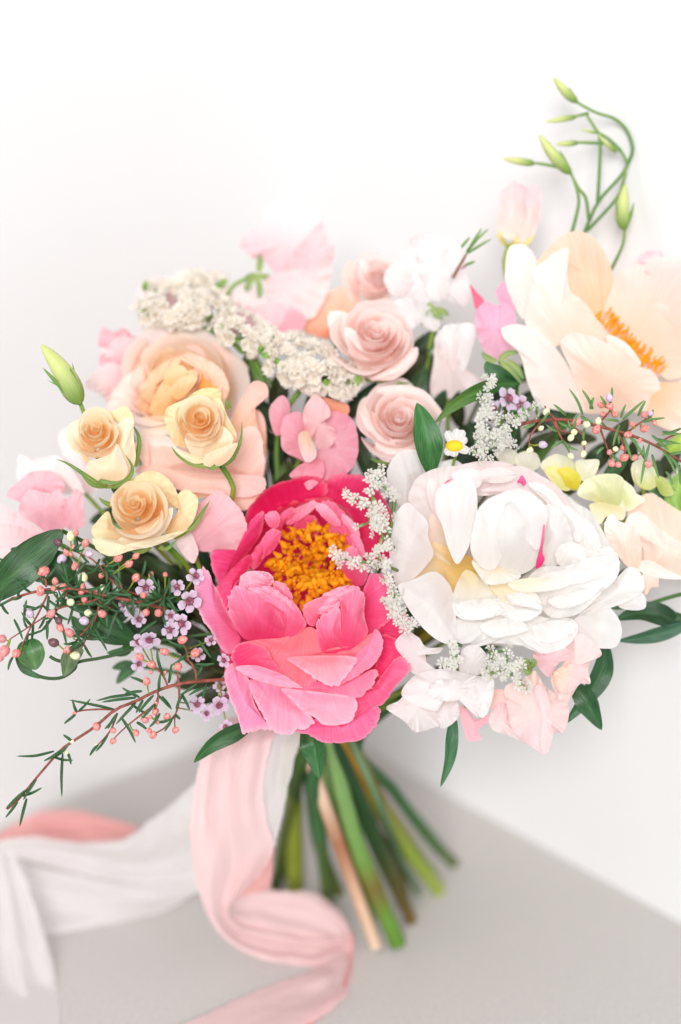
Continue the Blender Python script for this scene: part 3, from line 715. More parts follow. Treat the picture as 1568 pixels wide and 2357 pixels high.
spray_rose('small cream spray rose on a curved green stem in front of the peach garden rose', (460, 968, 26), (.05, -.2, 1), 86, 42, [
    ('1060,440 1110,400 1170,383 1235,395 1245,450 1200,470 1120,460', (1140, 600), -60, -16, 8, SGE, lin(238, 236, 186), dict(ruf=8)),
    ('928,540 950,490 1050,450 1130,460 1060,540 1010,640 1050,720 985,700 940,610', (1140, 700), -60, 12, 16, SC0, SGE, dict(ruf=6)),
    ('1190,460 1240,450 1280,540 1330,640 1320,690 1270,700 1230,620 1230,530', (1140, 720), -60, 10, 16, SC0, SGE, {}),
    ('1045,700 1050,640 1120,650 1190,600 1240,590 1240,680 1150,790 1110,800', (1150, 860), -20, 30, 22, SCI, SCO, {}),
    ('1190,690 1240,600 1300,640 1310,690 1250,760 1190,790', (1150, 860), -30, 26, 16, SC0, SCO, {}),
    ('1150,770 1200,740 1320,695 1335,715 1290,790 1220,830 1150,820', (1230, 860), 0, 44, 12, SCI, lin(252, 230, 205), {}),
    ('970,715 1030,740 1120,780 1145,805 1090,810 1020,770', (1180, 830), 0, 26, 6, SGE, SCO, {}),
], A1, ['1230,825,-20 1300,790,0 1355,680,10 1362,570,20', '1200,825,-10 1090,815,5 1000,760,20 965,710,16', '1230,815,10 1200,835,20 1170,838,20', '1240,815,-10 1290,790,10 1330,762,10', '1290,500,-40 1278,470,-30 1275,445,-30'],
    '1240,815,-20 1300,910,-40 1310,990,-60 1250,1180,-160', 0, rot=1.9)
spray_rose('widest cream spray rose with green edged petals above the coral buds', (318, 1172, 34), (-.1, -.32, .95), 104, 43, [
    ('600,1060 650,980 740,900 840,850 940,890 1000,980 1005,1060 940,1040 860,960 740,960', (800, 1180), -70, 0, 10, SC0, SGE, dict(ruf=8)),
    ('930,1180 1000,1080 1000,990 1050,958 1110,1000 1112,1060 1085,1140 1030,1200 960,1230', (820, 1220), -60, 10, 18, SC0, lin(243, 238, 200), dict(ruf=8)),
    ('515,1190 560,1120 610,1080 640,1160 700,1210 660,1250 560,1250', (760, 1180), -50, 14, 16, SC0, SGE, {}),
    ('660,1250 740,1190 860,1130 960,1060 970,1100 930,1190 840,1260 740,1280', (780, 1330), -10, 34, 22, SCI, SCO, {}),
    ('540,1290 525,1230 640,1240 760,1270 870,1260 1000,1200 1060,1180 980,1230 850,1280 740,1300 640,1332 580,1320', (780, 1100), 0, 50, 12, SCO, lin(245, 240, 206), dict(ruf=6)),
], A1, ['850,1280,-20 780,1310,-10 730,1300,0', '900,1280,-10 940,1290,20 1005,1235,20', '980,1230,-40 1080,1170,-20 1150,1070,0 1185,1015,4', '640,1050,-50 590,1030,-40 555,1000,-40'],
    '940,1270,-30 1040,1370,-70 1110,1470,-140 1250,1560,-240', 0, rot=3.2)

# ------------------------------------------------------------------ blush roses in the middle
BC0 = lin(255, 230, 222); BCI = lin(255, 239, 235); BCO = lin(255, 241, 238)
BL_LAYERS = [(.07, 2, 200, .5, 0), (.15, 3, 180, .52, .0), (.25, 3, 170, .52, .01), (.36, 4, 150, .5, .03), (.5, 4, 130, .46, .06), (.66, 5, 115, .38, .1), (.82, 5, 105, .24, .16)]
GB = 'blush roses in the middle'
spray_rose('blush pink rose in the middle, right of the cream statice', (862, 782, -150), (.12, -.5, .85), 98, 51, [
    ('985,680 990,610 1080,620 1100,720 1090,800 1030,740', (1200, 800), -60, -10, 12, BC0, BCO, {}),
    ('1060,690 1110,700 1180,790 1290,830 1240,890 1180,930 1110,860 1075,780', (1230, 940), -30, 46, 24, BC0, BCO, {}),
    ('1180,930 1260,880 1360,800 1410,780 1405,840 1340,910 1270,940', (1230, 700), -30, 36, 14, BC0, BCO, dict(curl=-10)),
], A5, ['1200,930,-40 1280,950,-10 1380,950,0', '1190,935,-50 1130,930,-30 1080,900,-40'], None, -150, BC0, BCI, BCO, None, BL_LAYERS, 2.2, GB, 'blush_rose')
spray_rose('half open blush rose behind the upright dark leaf', (918, 975, -120), (.1, -.45, .9), 94, 52, [
    ('1135,1150 1140,1060 1200,1090 1260,1160 1300,1240 1330,1300 1250,1290 1190,1220', (1320, 1050), -40, 16, 18, BC0, BCO, dict(ruf=10)),
    ('1200,1260 1300,1220 1420,1240 1440,1290 1340,1330 1240,1320', (1320, 1050), -20, 16, 14, BC0, BCO, dict(ruf=10)),
    ('1200,990 1300,960 1430,980 1510,1060 1540,1130 1420,1060 1300,1020', (1350, 1200), -60, -20, 6, BC0, BCO, {}),
], A5, ['1340,1330,-30 1240,1330,-10 1180,1310,0'], None, -110, BC0, BCI, BCO, None, BL_LAYERS, .7, GB, 'blush_rose')
spray_rose('out of focus blush rose tucked against the white sweet pea', (866, 640, -270), (-.1, -.4, .9), 70, 53, [
    ('1050,420 1090,370 1140,400 1130,500 1100,560 1060,500', (1200, 560), -30, -6, 10, BC0, lin(252, 222, 210), {}),
    ('1130,440 1150,360 1250,500 1290,570 1230,590 1150,540', (1230, 620), -20, 16, 14, BC0, BCO, {}),
], A5, ['1230,590,0 1270,580,10 1275,610,10', '1230,585,-10 1200,570,10 1210,600,10'], None, -270, BC0, BCI, BCO, None, BL_LAYERS[:6], 1.2, GB, 'blush_rose')

br = Thing('peach_rose', 'blurred peach rose at the back between statice and blush roses', 'flower', (760, 710, -300))
for s, base, zb, zt, bu, c0, c1, kw in [
    ('860,680 900,600 980,520 1080,490 1140,540 1120,620 1000,680 900,720', (1000, 760), -330, -290, 14, lin(252, 192, 160), lin(252, 212, 192), {}),
    ('880,700 960,620 1090,600 1110,680 1000,740', (1000, 800), -310, -275, 12, lin(252, 186, 150), lin(252, 205, 180), {}),
    ('930,690 1010,640 1080,640 1060,720 960,730', (1000, 800), -290, -262, 8, lin(252, 180, 140), lin(252, 205, 180), {})]:
    petal(br, s, A5, base, zb, zt, bu, c0, c1, M_PEACH, **kw)
tube(br, [(760, 740, -305), (780, 900, -330), (770, 1400, -340), BIND], [6, 6], M_GREEN, 'stem', 12, 8, G_MID)

# peach rose at the right rim
rr_ = Thing('peach_rose', 'pale peach rose below the green stock florets at the bouquet rim', 'flower', (1530, 1240, -90))
for s, base, zb, zt, bu, c0, c1, kw in [
    ('1300,430 1350,350 1420,315 1500,365 1568,408 1720,480 1720,745 1568,745 1450,715 1370,715 1340,600', (1480, 800), -150, -70, 34, PCH, lin(254, 230, 215), {}),
    ('1290,470 1360,410 1470,500 1568,560 1700,620 1700,720 1560,740 1440,715 1372,712 1380,600', (1450, 900), -110, -40, 26, PCH, PC3, dict(ruf=8)),
    ('1182,480 1218,418 1262,458 1332,482 1368,570 1362,682 1312,692 1260,640 1200,550', (1330, 760), -60, -10, 20, PCH, PC3, dict(ruf=6)),
    ('1330,690 1400,650 1500,700 1580,745 1450,740', (1400, 600), -60, -25, 8, PC2, PC3, {}),
    ('1378,715 1445,708 1455,780 1420,790 1388,825', (1400, 600), -60, -40, 6, PC2, lin(252, 218, 205), dict(rag=.05))]:
    petal(rr_, s, A4, base, zb, zt, bu, c0, c1, M_PEACH, **kw)
long_stem(rr_, (1500, 1290, -170), '1150,55 1260,240 1400,420 1450,468', 12, G_DARK)

# ------------------------------------------------------------------ sweet peas
GS = 'sweet peas around the bouquet'


def sweet_pea(label, at, T, petals, stem=None, cal=None, z=0, mat=None, name='sweet_pea'):
    t = Thing(name, label, 'flower', at, GS)
    for s, base, zb, zt, bu, c0, c1, kw in petals:
        petal(t, s, T, base, z + zb, z + zt, bu, c0, c1, mat or M_SOFT, **kw)
    for s in cal or []:
        P = [(p[0], p[1], z + (p[2] if len(p) > 2 else 5)) for p in PT(s, T)]
        leaf(t, P, 8, lin(156, 172, 104), lin(124, 152, 98), M_GREEN, 'sepal', .4, .8, 8, base_w=.5)
    if stem:
        tube(t, [(p[0], p[1], z + (p[2] if len(p) > 2 else -10)) for p in PT(stem, T)], [5, 6], M_GREEN, 'stem', 14, 8, [lin(150, 180, 80), lin(110, 150, 60)])
    return t


SW = lin(247, 232, 231); SP = lin(247, 206, 212); SPK = lin(246, 186, 198); SPD = lin(240, 160, 178); SWW = lin(244, 240, 240); SPL = lin(247, 222, 225)
sweet_pea('tall translucent blush sweet pea rising above the blurred statice', (650, 690, -300), A5, [
    ('560,290 600,220 660,170 700,88 800,72 900,108 952,180 975,280 1012,300 1000,360 930,455 800,410 740,425 680,372 610,345', (680, 430), -10, 0, 14, SP, SWW, dict(ruf=16)),
    ('820,320 880,250 950,180 985,290 1015,300 1000,370 920,450 830,420', (700, 430), 6, 22, 10, SP, SPL, dict(ruf=10)),
    ('670,470 740,420 850,400 960,350 1005,330 992,450 962,560 900,645 820,610 720,560', (680, 430), 10, 34, 22, SPL, SW, dict(ruf=14)),
    ('525,540 560,480 640,500 690,560 620,610 550,610', (660, 450), -20, 0, 10, SW, SW, {}),
    ('585,625 700,560 800,578 872,640 770,722 715,722 640,665', (680, 450), 4, 44, 12, SPL, SP, dict(ruf=8)),
    ('740,720 790,600 872,640 860,690 780,740', (700, 450), 10, 54, 6, SP, SPK, {})],
    '600,450 535,480 502,550 560,700,-20 800,1100,-30', ['650,420 656,380 655,328', '640,430 600,445 578,465', '640,435 690,445 722,440', '640,440 655,500 650,545', '630,440 600,480 588,515'], -300)
sweet_pea('pink ruffled sweet pea at the upper left edge behind the garden rose', (310, 860, -260), A1, [
    ('560,150 575,48 640,72 700,48 762,100 850,82 905,130 860,175 700,170', (700, 300), -20, 0, 10, SPK, SP, dict(ruf=20)),
    ('560,180 600,160 760,155 845,150 835,195 640,205', (700, 320), 0, 16, 6, SW, SWW, dict(ruf=10)),
    ('562,200 640,195 832,185 770,245 665,305 575,285', (700, 380), 0, 10, -8, lin(240, 165, 185), SP, dict(ruf=12)),
    ('488,345 560,295 660,310 690,380 640,420 500,395', (720, 420), 0, 16, 8, SP, SW, dict(ruf=12)),
    ('560,400 690,330 740,440 700,520 640,500', (720, 420), 0, 10, 8, SP, SW, dict(ruf=10)),
    ('850,90 960,60 1060,80 1100,130 1000,170 900,170', (900, 260), -10, 0, 8, SP, SW, dict(ruf=12)),
], '660,420,-20 760,700,-40 900,1200,-40 1150,1500,-60', None, -260)
sweet_pea('rosy sweet pea with curled petals just above the pink peony', (735, 1010, -110), A5, [
    ('925,1010 1010,1030 1082,1060 1065,1115 1000,1100 950,1060', (930, 1200), -50, -30, 4, lin(238, 150, 116), lin(244, 176, 150), {}),  # orange colour stands in for shadow behind the curled petals
    ('955,1112 1030,1088 1102,1130 1128,1250 1102,1352 1020,1412 935,1402 915,1290 1000,1240', (900, 1230), -30, 10, 16, SPK, lin(243, 170, 188), dict(ruf=8)),
    ('755,1205 768,1120 830,1088 872,1108 885,1150 865,1230 892,1335 840,1312 770,1275', (900, 1230), -20, 14, 16, SPD, SPK, dict(ruf=8)),
    ('868,1070 920,1008 982,1058 992,1110 962,1132 1012,1170 1018,1222 970,1274 930,1262 900,1212 882,1252 865,1150', (900, 1250), -10, 34, 14, lin(247, 200, 205), lin(248, 212, 214), dict(ruf=10)),
    ('840,1200 880,1180 900,1215 925,1270 920,1310 880,1330 850,1280', (900, 1180), 0, 40, 8, lin(240, 220, 190), lin(249, 214, 216), {}),
    ('798,1395 850,1340 940,1312 965,1370 942,1420 890,1462 858,1425', (900, 1230), -10, 30, 12, SPD, lin(247, 180, 196), dict(ruf=8)),
    ('700,1080 760,1010 800,1060 780,1160 730,1200', (900, 1230), -40, -10, 10, SPD, SPK, {}),
], '900,1260,-30 800,1500,-160 900,2400,-230', None, -110)
sweet_pea('white sweet pea at the top beside the blush rose', (985, 700, -230), A6, [
    ('-60,300 -20,230 60,168 200,188 305,260 335,400 348,530 300,592 220,555 120,565 0,600 -60,520', (100, 620), -20, 0, 22, SWW, SWW, dict(ruf=22)),
    ('40,260 120,180 200,200 230,330 220,520 130,550 60,420', (100, 620), 10, 30, 16, SWW, SWW, dict(ruf=16)),
    ('-90,560 0,540 80,568 152,620 178,700 140,732 60,692 0,722 -60,660', (100, 560), 0, 40, 12, SWW, SWW, dict(ruf=10)),
    ('-150,420 -90,330 -20,330 20,430 -20,520 -100,520', (100, 560), 0, 20, 10, SW, SWW, dict(ruf=14)),
], '120,600 150,660,5 120,800,-20 60,1100,-60 -300,2600,-100', ['110,570 150,620,20 200,670,26', '120,570 80,640,20 70,700,26', '150,600 200,620,10 225,640,10'], -230)
sweet_pea('white sweet pea leaning behind the dark leaf and the pink bud', (1050, 900, -190), A6, [
    ('120,1080 140,900 150,760 215,700 300,688 372,702 355,850 312,960 425,1008 432,1042 290,1072 200,1152', (220, 1100), -30, 10, 18, SW, SWW, dict(ruf=14)),
    ('300,690 378,700 370,800 330,930 300,960 290,820', (260, 1100), -10, 26, 8, SWW, SWW, {}),
    ('180,720 260,690 290,800 270,950 210,960 170,850', (240, 1100), -10, 24, 12, SW, SWW, dict(ruf=10)),
], '220,1120,-20 200,1500,-100 0,2600,-150', None, -190)
sweet_pea('bright pink sweet pea bud next to the peach peony', (1150, 810, -150), A6, [
    ('348,458 390,505 428,545 425,575 382,602 362,520', (420, 800), -20, -6, 4, lin(240, 140, 165), lin(236, 120, 150), {}),
    ('502,490 552,438 600,500 615,600 560,600 512,545', (500, 880), -24, -8, 8, lin(247, 190, 212), lin(247, 184, 208), {}),
    ('380,625 440,558 500,582 560,560 612,640 602,705 545,742 605,800 572,862 520,892 460,882 410,800 384,720', (520, 920), -20, 24, 26, lin(247, 200, 220), lin(248, 190, 214), dict(ruf=6)),
], '520,900,-10 560,1100,-60 400,1900,-160', ['520,905 560,860,10 640,850,6', '530,910 590,960,10 650,1030,0', '500,905 450,885,14 415,850,10', '560,900 620,940,14 660,1010,8'], -150)
sweet_pea('soft pink sweet pea at the left edge above the big dark leaf', (110, 1200, -90), A1, [
    ('105,765 200,792 322,768 432,880 475,985 420,965 300,870 200,860 120,900', (280, 1150), -80, -50, 8, SW, SWW, dict(ruf=10)),
    ('30,985 130,890 200,852 312,868 365,940 335,975 240,975 160,965 120,1025 85,1015', (260, 1150), -50, -16, 8, SPK, lin(247, 204, 212), dict(ruf=8)),
    ('105,1085 148,970 200,958 250,982 332,958 355,1000 385,1085 372,1165 280,1205 200,1155', (270, 1220), -40, 12, 22, lin(243, 176, 192), lin(248, 212, 218), dict(ruf=10)),
    ('348,1025 400,990 432,952 468,1010 475,1150 412,1185 368,1155', (330, 1220), -30, 10, 14, SPK, lin(248, 208, 216), dict(ruf=6)),
    ('-60,1030 0,1038 80,1082 200,1165 285,1212 350,1180 322,1235 250,1300 100,1410 0,1440 -60,1440', (300, 1200), -60, -70, 12, SP, lin(250, 232, 234), dict(ruf=10)),
    ('-40,1180 60,1150 180,1200 260,1260 150,1370 0,1420', (300, 1200), -60, -60, 8, lin(248, 206, 214), SW, dict(ruf=12)),
], '300,1210,-40 500,1400,-120 1200,1700,-240', None, -90)
sweet_pea('single broad pale pink petalled sweet pea between cream rose and pink peony', (505, 1230, -40), A1, [
    ('1035,1210 1075,1085 1170,1000 1240,968 1322,1030 1382,1120 1388,1190 1352,1292 1200,1308 1090,1292', (1060, 1330), -50, 8, 22, SPK, lin(248, 208, 214), dict(ruf=8)),
    ('985,1230 1060,1185 1115,1290 1105,1350 1080,1372 1018,1305', (1080, 1180), -30, -6, 8, SW, SPL, {}),
    ('1180,995 1250,965 1290,1060 1260,1180 1200,1200 1150,1100', (1100, 1330), -30, 12, 8, SPK, SP, {}),
], '1090,1300,-40 1180,1500,-120 1500,1900,-200', None, -40)
sweet_pea('frilly white sweet pea hanging below the white peony', (1010, 1500, 0), A4, [
    ('132,1072 190,1012 250,1040 292,1090 372,1092 345,1122 300,1110 262,1075 275,1130 305,1190 352,1215 230,1225 180,1150', (330, 1240), -20, 20, 8, SWW, SWW, dict(ruf=8, cen=(240, 1130))),
    ('180,1060 260,1080 290,1170 240,1200 190,1140', (300, 1240), -30, -10, -8, lin(250, 228, 222), SWW, {}),
    ('88,1395 160,1350 230,1250 315,1275 322,1360 342,1420 372,1472 300,1502 235,1514 180,1462', (340, 1230), -20, 16, 16, SW, SWW, dict(ruf=14)),
    ('328,1402 380,1345 442,1360 455,1430 410,1482 360,1492', (380, 1230), -30, -4, 10, SW, SWW, dict(ruf=10)),
    ('168,1335 220,1240 300,1208 400,1198 522,1230 602,1240 628,1292 602,1402 550,1442 500,1402 460,1352 380,1362 330,1412', (400, 1180), 0, 52, 18, SWW, SWW, dict(ruf=20)),
    ('300,1330 330,1260 440,1250 500,1300 460,1350 380,1360', (400, 1180), 20, 58, 8, SWW, SWW, dict(ruf=14)),
    ('468,1102 540,1078 592,1130 582,1200 540,1232 460,1222', (480, 1260), -30, 6, 12, SWW, SWW, dict(ruf=8)),
    ('538,1262 622,1248 628,1312 602,1412 560,1442 528,1352', (480, 1220), 20, 58, 10, SWW, SWW, dict(ruf=10)),
], '400,1200,-60 200,1300,-200 -200,1450,-300', None, 0, M_WHITE)
sweet_pea('small pink sweet pea bud poking out under the frilly white one', (1080, 1640, -30), A4, [
    ('458,1402 482,1378 512,1420 542,1452 602,1430 605,1462 550,1502 568,1552 520,1562 488,1540', (480, 1380), -20, 4, 8, lin(246, 190, 200), lin(248, 196, 206), dict(cen=(525, 1470))),
    ('600,1330 650,1300 700,1320 680,1380 620,1410', (580, 1300), -30, -14, 6, lin(250, 206, 196), lin(250, 216, 210), {}),
], '490,1390,-10 440,1200,-120 -100,1450,-300', None, -20)
sweet_pea('large blush sweet pea drooping at the lower right under the white peony', (1240, 1600, 0), A4, [
    ('606,1432 660,1368 705,1392 725,1490 795,1572 700,1532 620,1502', (760, 1230), -40, -14, 12, SP, SW, dict(ruf=10)),
    ('685,1290 780,1245 835,1208 882,1280 932,1320 1004,1382 985,1512 932,1522 892,1622 790,1572 720,1502 698,1402', (830, 1170), -20, 26, 24, lin(250, 226, 218), SPL, dict(ruf=20)),
    ('826,1120 900,1108 992,1088 1004,1140 945,1180 905,1240 850,1185', (820, 1190), -10, 30, 10, SP, lin(249, 216, 220), dict(ruf=8)),
    ('998,1082 1040,1022 1100,1038 1162,1100 1168,1132 1122,1160 1102,1202 1114,1272 1062,1274 1022,1332 985,1382 930,1302 918,1230 980,1170', (860, 1180), -30, 30, 18, lin(250, 222, 216), lin(250, 230, 230), dict(ruf=16)),
    ('930,1230 985,1180 1060,1180 1080,1240 1020,1310 960,1310', (860, 1190), 10, 36, -6, lin(250, 228, 200), SPL, dict(ruf=10)),
    ('830,1300 880,1290 920,1420 900,1560 870,1600 850,1450', (840, 1180), 10, 40, 8, SPL, SW, dict(ruf=8)),
], '820,1180,-40 500,1250,-200 -100,1450,-300', ['810,1190 790,1160,30 775,1180,34', '810,1190 830,1165,30 815,1150,34', '810,1195 800,1215,30 780,1200,34'], 0, M_WHITE)
sweet_pea('pale sweet pea petals at the far left behind the pink one', (200, 1090, -200), A1, [
    ('330,640 420,600 480,700 520,820 560,940 480,980 400,900 350,760', (500, 1000), -40, 0, 10, SW, SWW, dict(ruf=12)),
    ('100,820 200,780 330,800 420,880 400,980 250,960 120,930', (500, 1000), -40, -10, 10, SW, SWW, dict(ruf=14)),
], '480,980,-20 700,1200,-60 1300,1700,-120', None, -200)

sweet_pea('faint blush sweet pea spread out behind the statice at the back left', (440, 690, -320), A5, [
    ('60,560 90,470 170,440 260,470 300,540 200,600 100,610', (330, 640), -20, 0, 8, SP, SW, dict(ruf=14)),
    ('240,500 330,450 440,455 520,500 500,580 400,600 300,580', (380, 640), -10, 8, 8, SPL, SW, dict(ruf=14)),
    ('430,640 520,560 620,590 640,680 560,720 470,700', (520, 760), -10, 20, 8, SP, SPL, dict(ruf=10)),
], '380,620,-10 500,800,-10 800,1400,-20', None, -320)
sweet_pea('pale pink sweet pea petals between the statice and the garden rose', (330, 800, -250), A5, [
    ('-80,790 -20,730 60,740 130,780 110,860 10,880 -70,850', (80, 900), -20, 10, 8, SPK, SPL, dict(ruf=14)),
    ('60,740 150,700 260,720 300,770 200,810 110,800', (180, 880), -20, 0, 8, SP, SW, dict(ruf=12)),
    ('-140,930 -90,860 0,870 40,940 -30,1010 -120,1000', (80, 960), -10, 10, 8, SP, SW, dict(ruf=12)),
], '120,860,-20 300,1200,-60 700,2000,-80', None, -250)

# ------------------------------------------------------------------ green yellow stock florets at the right
NC0 = lin(236, 234, 160); NC1 = lin(245, 246, 226)
for label, at, ps in [
    ('pale green stock floret with a yellow throat behind the white peony', (1290, 1085, -70), [
        ('862,172 930,122 1002,138 1045,190 1062,290 1022,302 960,284 900,225', (1000, 330), -50, -4, 18, NC0, NC1, {}),
        ('945,205 1005,185 1062,228 1056,292 985,278', (1010, 330), 0, 24, 12, lin(226, 212, 60), lin(236, 226, 110), {}),
        ('1038,162 1100,148 1158,154 1132,232 1070,254', (1040, 300), -10, 14, 10, NC1, NC1, {}),
        ('880,200 940,180 990,230 1010,300 950,290', (1000, 330), 0, 20, 8, NC0, lin(238, 236, 170), {})]),
    ('largest pale green stock floret above the peach rose', (1400, 1150, -50), [
        ('1115,370 1200,365 1285,400 1272,452 1200,432 1160,472 1118,412', (1200, 330), -20, 16, 8, lin(244, 238, 190), lin(252, 240, 214), {}),
        ('1048,312 1070,268 1120,238 1180,260 1200,370 1120,355 1060,335', (1200, 400), -30, 20, 20, NC0, NC1, {}),
        ('1110,245 1200,218 1275,238 1290,330 1270,385 1200,372 1150,330', (1220, 400), -20, 32, 22, lin(226, 230, 170), lin(238, 240, 208), {}),
        ('1255,290 1342,318 1388,350 1352,382 1302,408 1258,392', (1230, 380), -20, 14, 10, NC1, NC1, {}),
        ('1260,250 1330,290 1348,370 1290,380', (1230, 380), -10, 18, 8, lin(228, 232, 176), NC1, {})]),
    ('pale green stock floret under the needle leaved coral sprig', (1480, 1095, -60), [
        ('1328,162 1380,148 1442,200 1452,270 1402,302 1340,272 1318,210', (1400, 330), -30, 10, 18, NC0, NC1, {}),
        ('1340,200 1390,180 1420,240 1400,295 1350,268', (1390, 330), 0, 24, 10, lin(222, 228, 150), NC1, {}),
        ('1440,230 1500,250 1530,320 1480,330 1450,290', (1420, 330), -20, 0, 8, lin(190, 205, 110), lin(214, 222, 150), {})]),
    ('small pale stock floret beside the tiny white star flowers', (1200, 1050, -90), [
        ('740,130 790,105 845,120 860,180 800,215 750,190', (800, 240), -30, 4, 12, NC1, lin(246, 244, 232), {}),
        ('640,110 700,90 750,120 740,170 670,170', (720, 240), -40, -10, 10, NC1, lin(246, 244, 232), {})])]:
    t = Thing('stock_floret', label, 'flower', at, 'green stock florets on the right')
    for s, base, zb, zt, bu, c0, c1, kw in ps:
        petal(t, s, A4, base, at[2] + zb, at[2] + zt, bu, c0, c1, M_SOFT, **kw)
    tube(t, [(at[0], at[1] + 15, at[2] - 40), (at[0] - 60, at[1] + 120, at[2] - 130), (900, 1560, -300)], [5, 5], M_GREEN, 'stem', 10, 7, [lin(150, 180, 70)] * 2)
# ------------------------------------------------------------------ cream statice
def floret_mesh(name, seed, npet, mat, c0, c1, depth=.7, notch=.25, ruf=.15, width=1.0, nu=6):
    """small funnel shaped floret opening along +z, radius about 1"""
    rnd = random.Random(seed); v = []; cl = []; uv = []; f = []
    for p in range(npet):
        a0 = p / npet * math.tau + rnd.uniform(-.12, .12); ln = rnd.uniform(.85, 1.1); nv = 7; off = len(v)
        for i in range(nu):
            u = i / (nu - 1)
            for j in range(nv):
                q = j / (nv - 1) * 2 - 1
                w = math.pi / npet * width * (.35 + .75 * math.sin(min(1, u * 1.25) * math.pi / 2)) * (1 - .55 * max(0, u - .7) / .3 * abs(q))
                r = (.08 + .92 * u) * ln * (1 - notch * u ** 3 * (1 - abs(q)) ** 2)
                h = depth * u ** .7 - .25 * depth * u ** 3 + ruf * u * u * nz(q * 2 + p * 3, u * 2, seed)
                a = a0 + q * w
                v.append(Vector((math.cos(a) * r, math.sin(a) * r, h)))
                cl.append(mix(c0, c1, u ** .8)); uv.append((q, u, p))
        f += grid_faces(nu, nv, off)
    me = bpy.data.meshes.new(name); me.from_pydata(v, [], f); me.materials.append(mat)
    me.polygons.foreach_set('use_smooth', [True] * len(me.polygons))
    a = me.attributes.new('Col', 'FLOAT_COLOR', 'POINT'); a.data.foreach_set('color', [c for q in cl for c in (*q, 1.0)])
    a = me.attributes.new('PUV', 'FLOAT_VECTOR', 'POINT'); a.data.foreach_set('vector', [c for q in uv for c in q])
    me.update(); return me


M_PAPER = petal_mat('papery_floret', 0.45, 0.5, 0.3, 0.15)
STAT = [floret_mesh('floret', 60 + k, 4, M_PAPER, lin(246, 234, 216), lin(252, 248, 242), .62, .1, .75, 1.2) for k in range(5)]
GST = 'cream statice heads'
for label, C, rx, ry, n, sz, stem, seed in [
    ('cream papery statice head in the middle, beside the blush pink rose', (710, 838, -150), 122, 58, 84, 21, [(690, 900, -170), (655, 960, -190), (640, 1100, -230), (720, 1600, -330)], 1),
    ('small cream statice head at the left of the middle one', (562, 765, -190), 66, 44, 44, 20, [(570, 810, -200), (600, 860, -215), (640, 1000, -250), (720, 1600, -330)], 2),
    ('blurred cream statice head above the garden rose', (425, 712, -240), 112, 40, 72, 20, [(440, 745, -250), (500, 770, -250), (590, 870, -250), (700, 1600, -330)], 3),
    ('faint far statice head at the very back of the bouquet', (420, 655, -330), 100, 22, 26, 22, [(420, 680, -335), (500, 740, -330), (600, 900, -300), (700, 1600, -335)], 4)]:
    t = Thing('statice', label, 'flower', C, GST); rnd = random.Random(seed)
    tilt = (.35 if seed == 1 else (.25 if seed == 2 else -.05))
    for k in range(n):
        a = rnd.uniform(0, math.tau); q = math.sqrt(rnd.random())
        dx, dy = math.cos(a) * q, math.sin(a) * q
        p = (C[0] + dx * rx, C[1] + dy * ry + dx * rx * tilt, C[2] + 45 * (1 - q * q) + rnd.uniform(-10, 10) + dy * 20)
        d = -FW * (.9 - .3 * q) + RT * (dx * 1.0 + rnd.uniform(-.5, .5)) + UP * (-dy * .7 + .35 + rnd.uniform(-.5, .5))
        place('floret', STAT[k % 5], t, W(*p), d, RT * rnd.uniform(-1, 1) + UP * rnd.uniform(-1, 1), sz * S * rnd.uniform(.8, 1.15))
    tube(t, stem, [7, 6, 8], M_GREEN, 'stem', 16, 8, [lin(110, 150, 70), lin(90, 130, 50)])
    for k in range(16):
        a = rnd.uniform(-.2, math.pi + .2); dx, dy = math.cos(a), abs(math.sin(a)) * .75
        p0 = (C[0] + dx * rx * .3, C[1] + dy * ry * .6 + 30 + dx * rx * .3 * tilt, C[2] - 20)
        p1 = (C[0] + dx * rx * .85, C[1] + dy * ry * .95 + dx * rx * .85 * tilt, C[2] + 8)
        tube(t, [stem[0], p0, p1], [4, 3], M_GREEN, 'branch', 8, 6, [lin(100, 145, 70), lin(140, 175, 90)])
        leaf(t, [p1, (p1[0] + rnd.uniform(-6, 12), p1[1] - 2, p1[2] + 12), (p1[0] + rnd.uniform(-14, 26), p1[1] - rnd.uniform(-4, 22), p1[2] + 22)], 9, lin(90, 150, 70), lin(140, 180, 80), M_GREEN, 'bract', .3, .8, 8, base_w=.5)

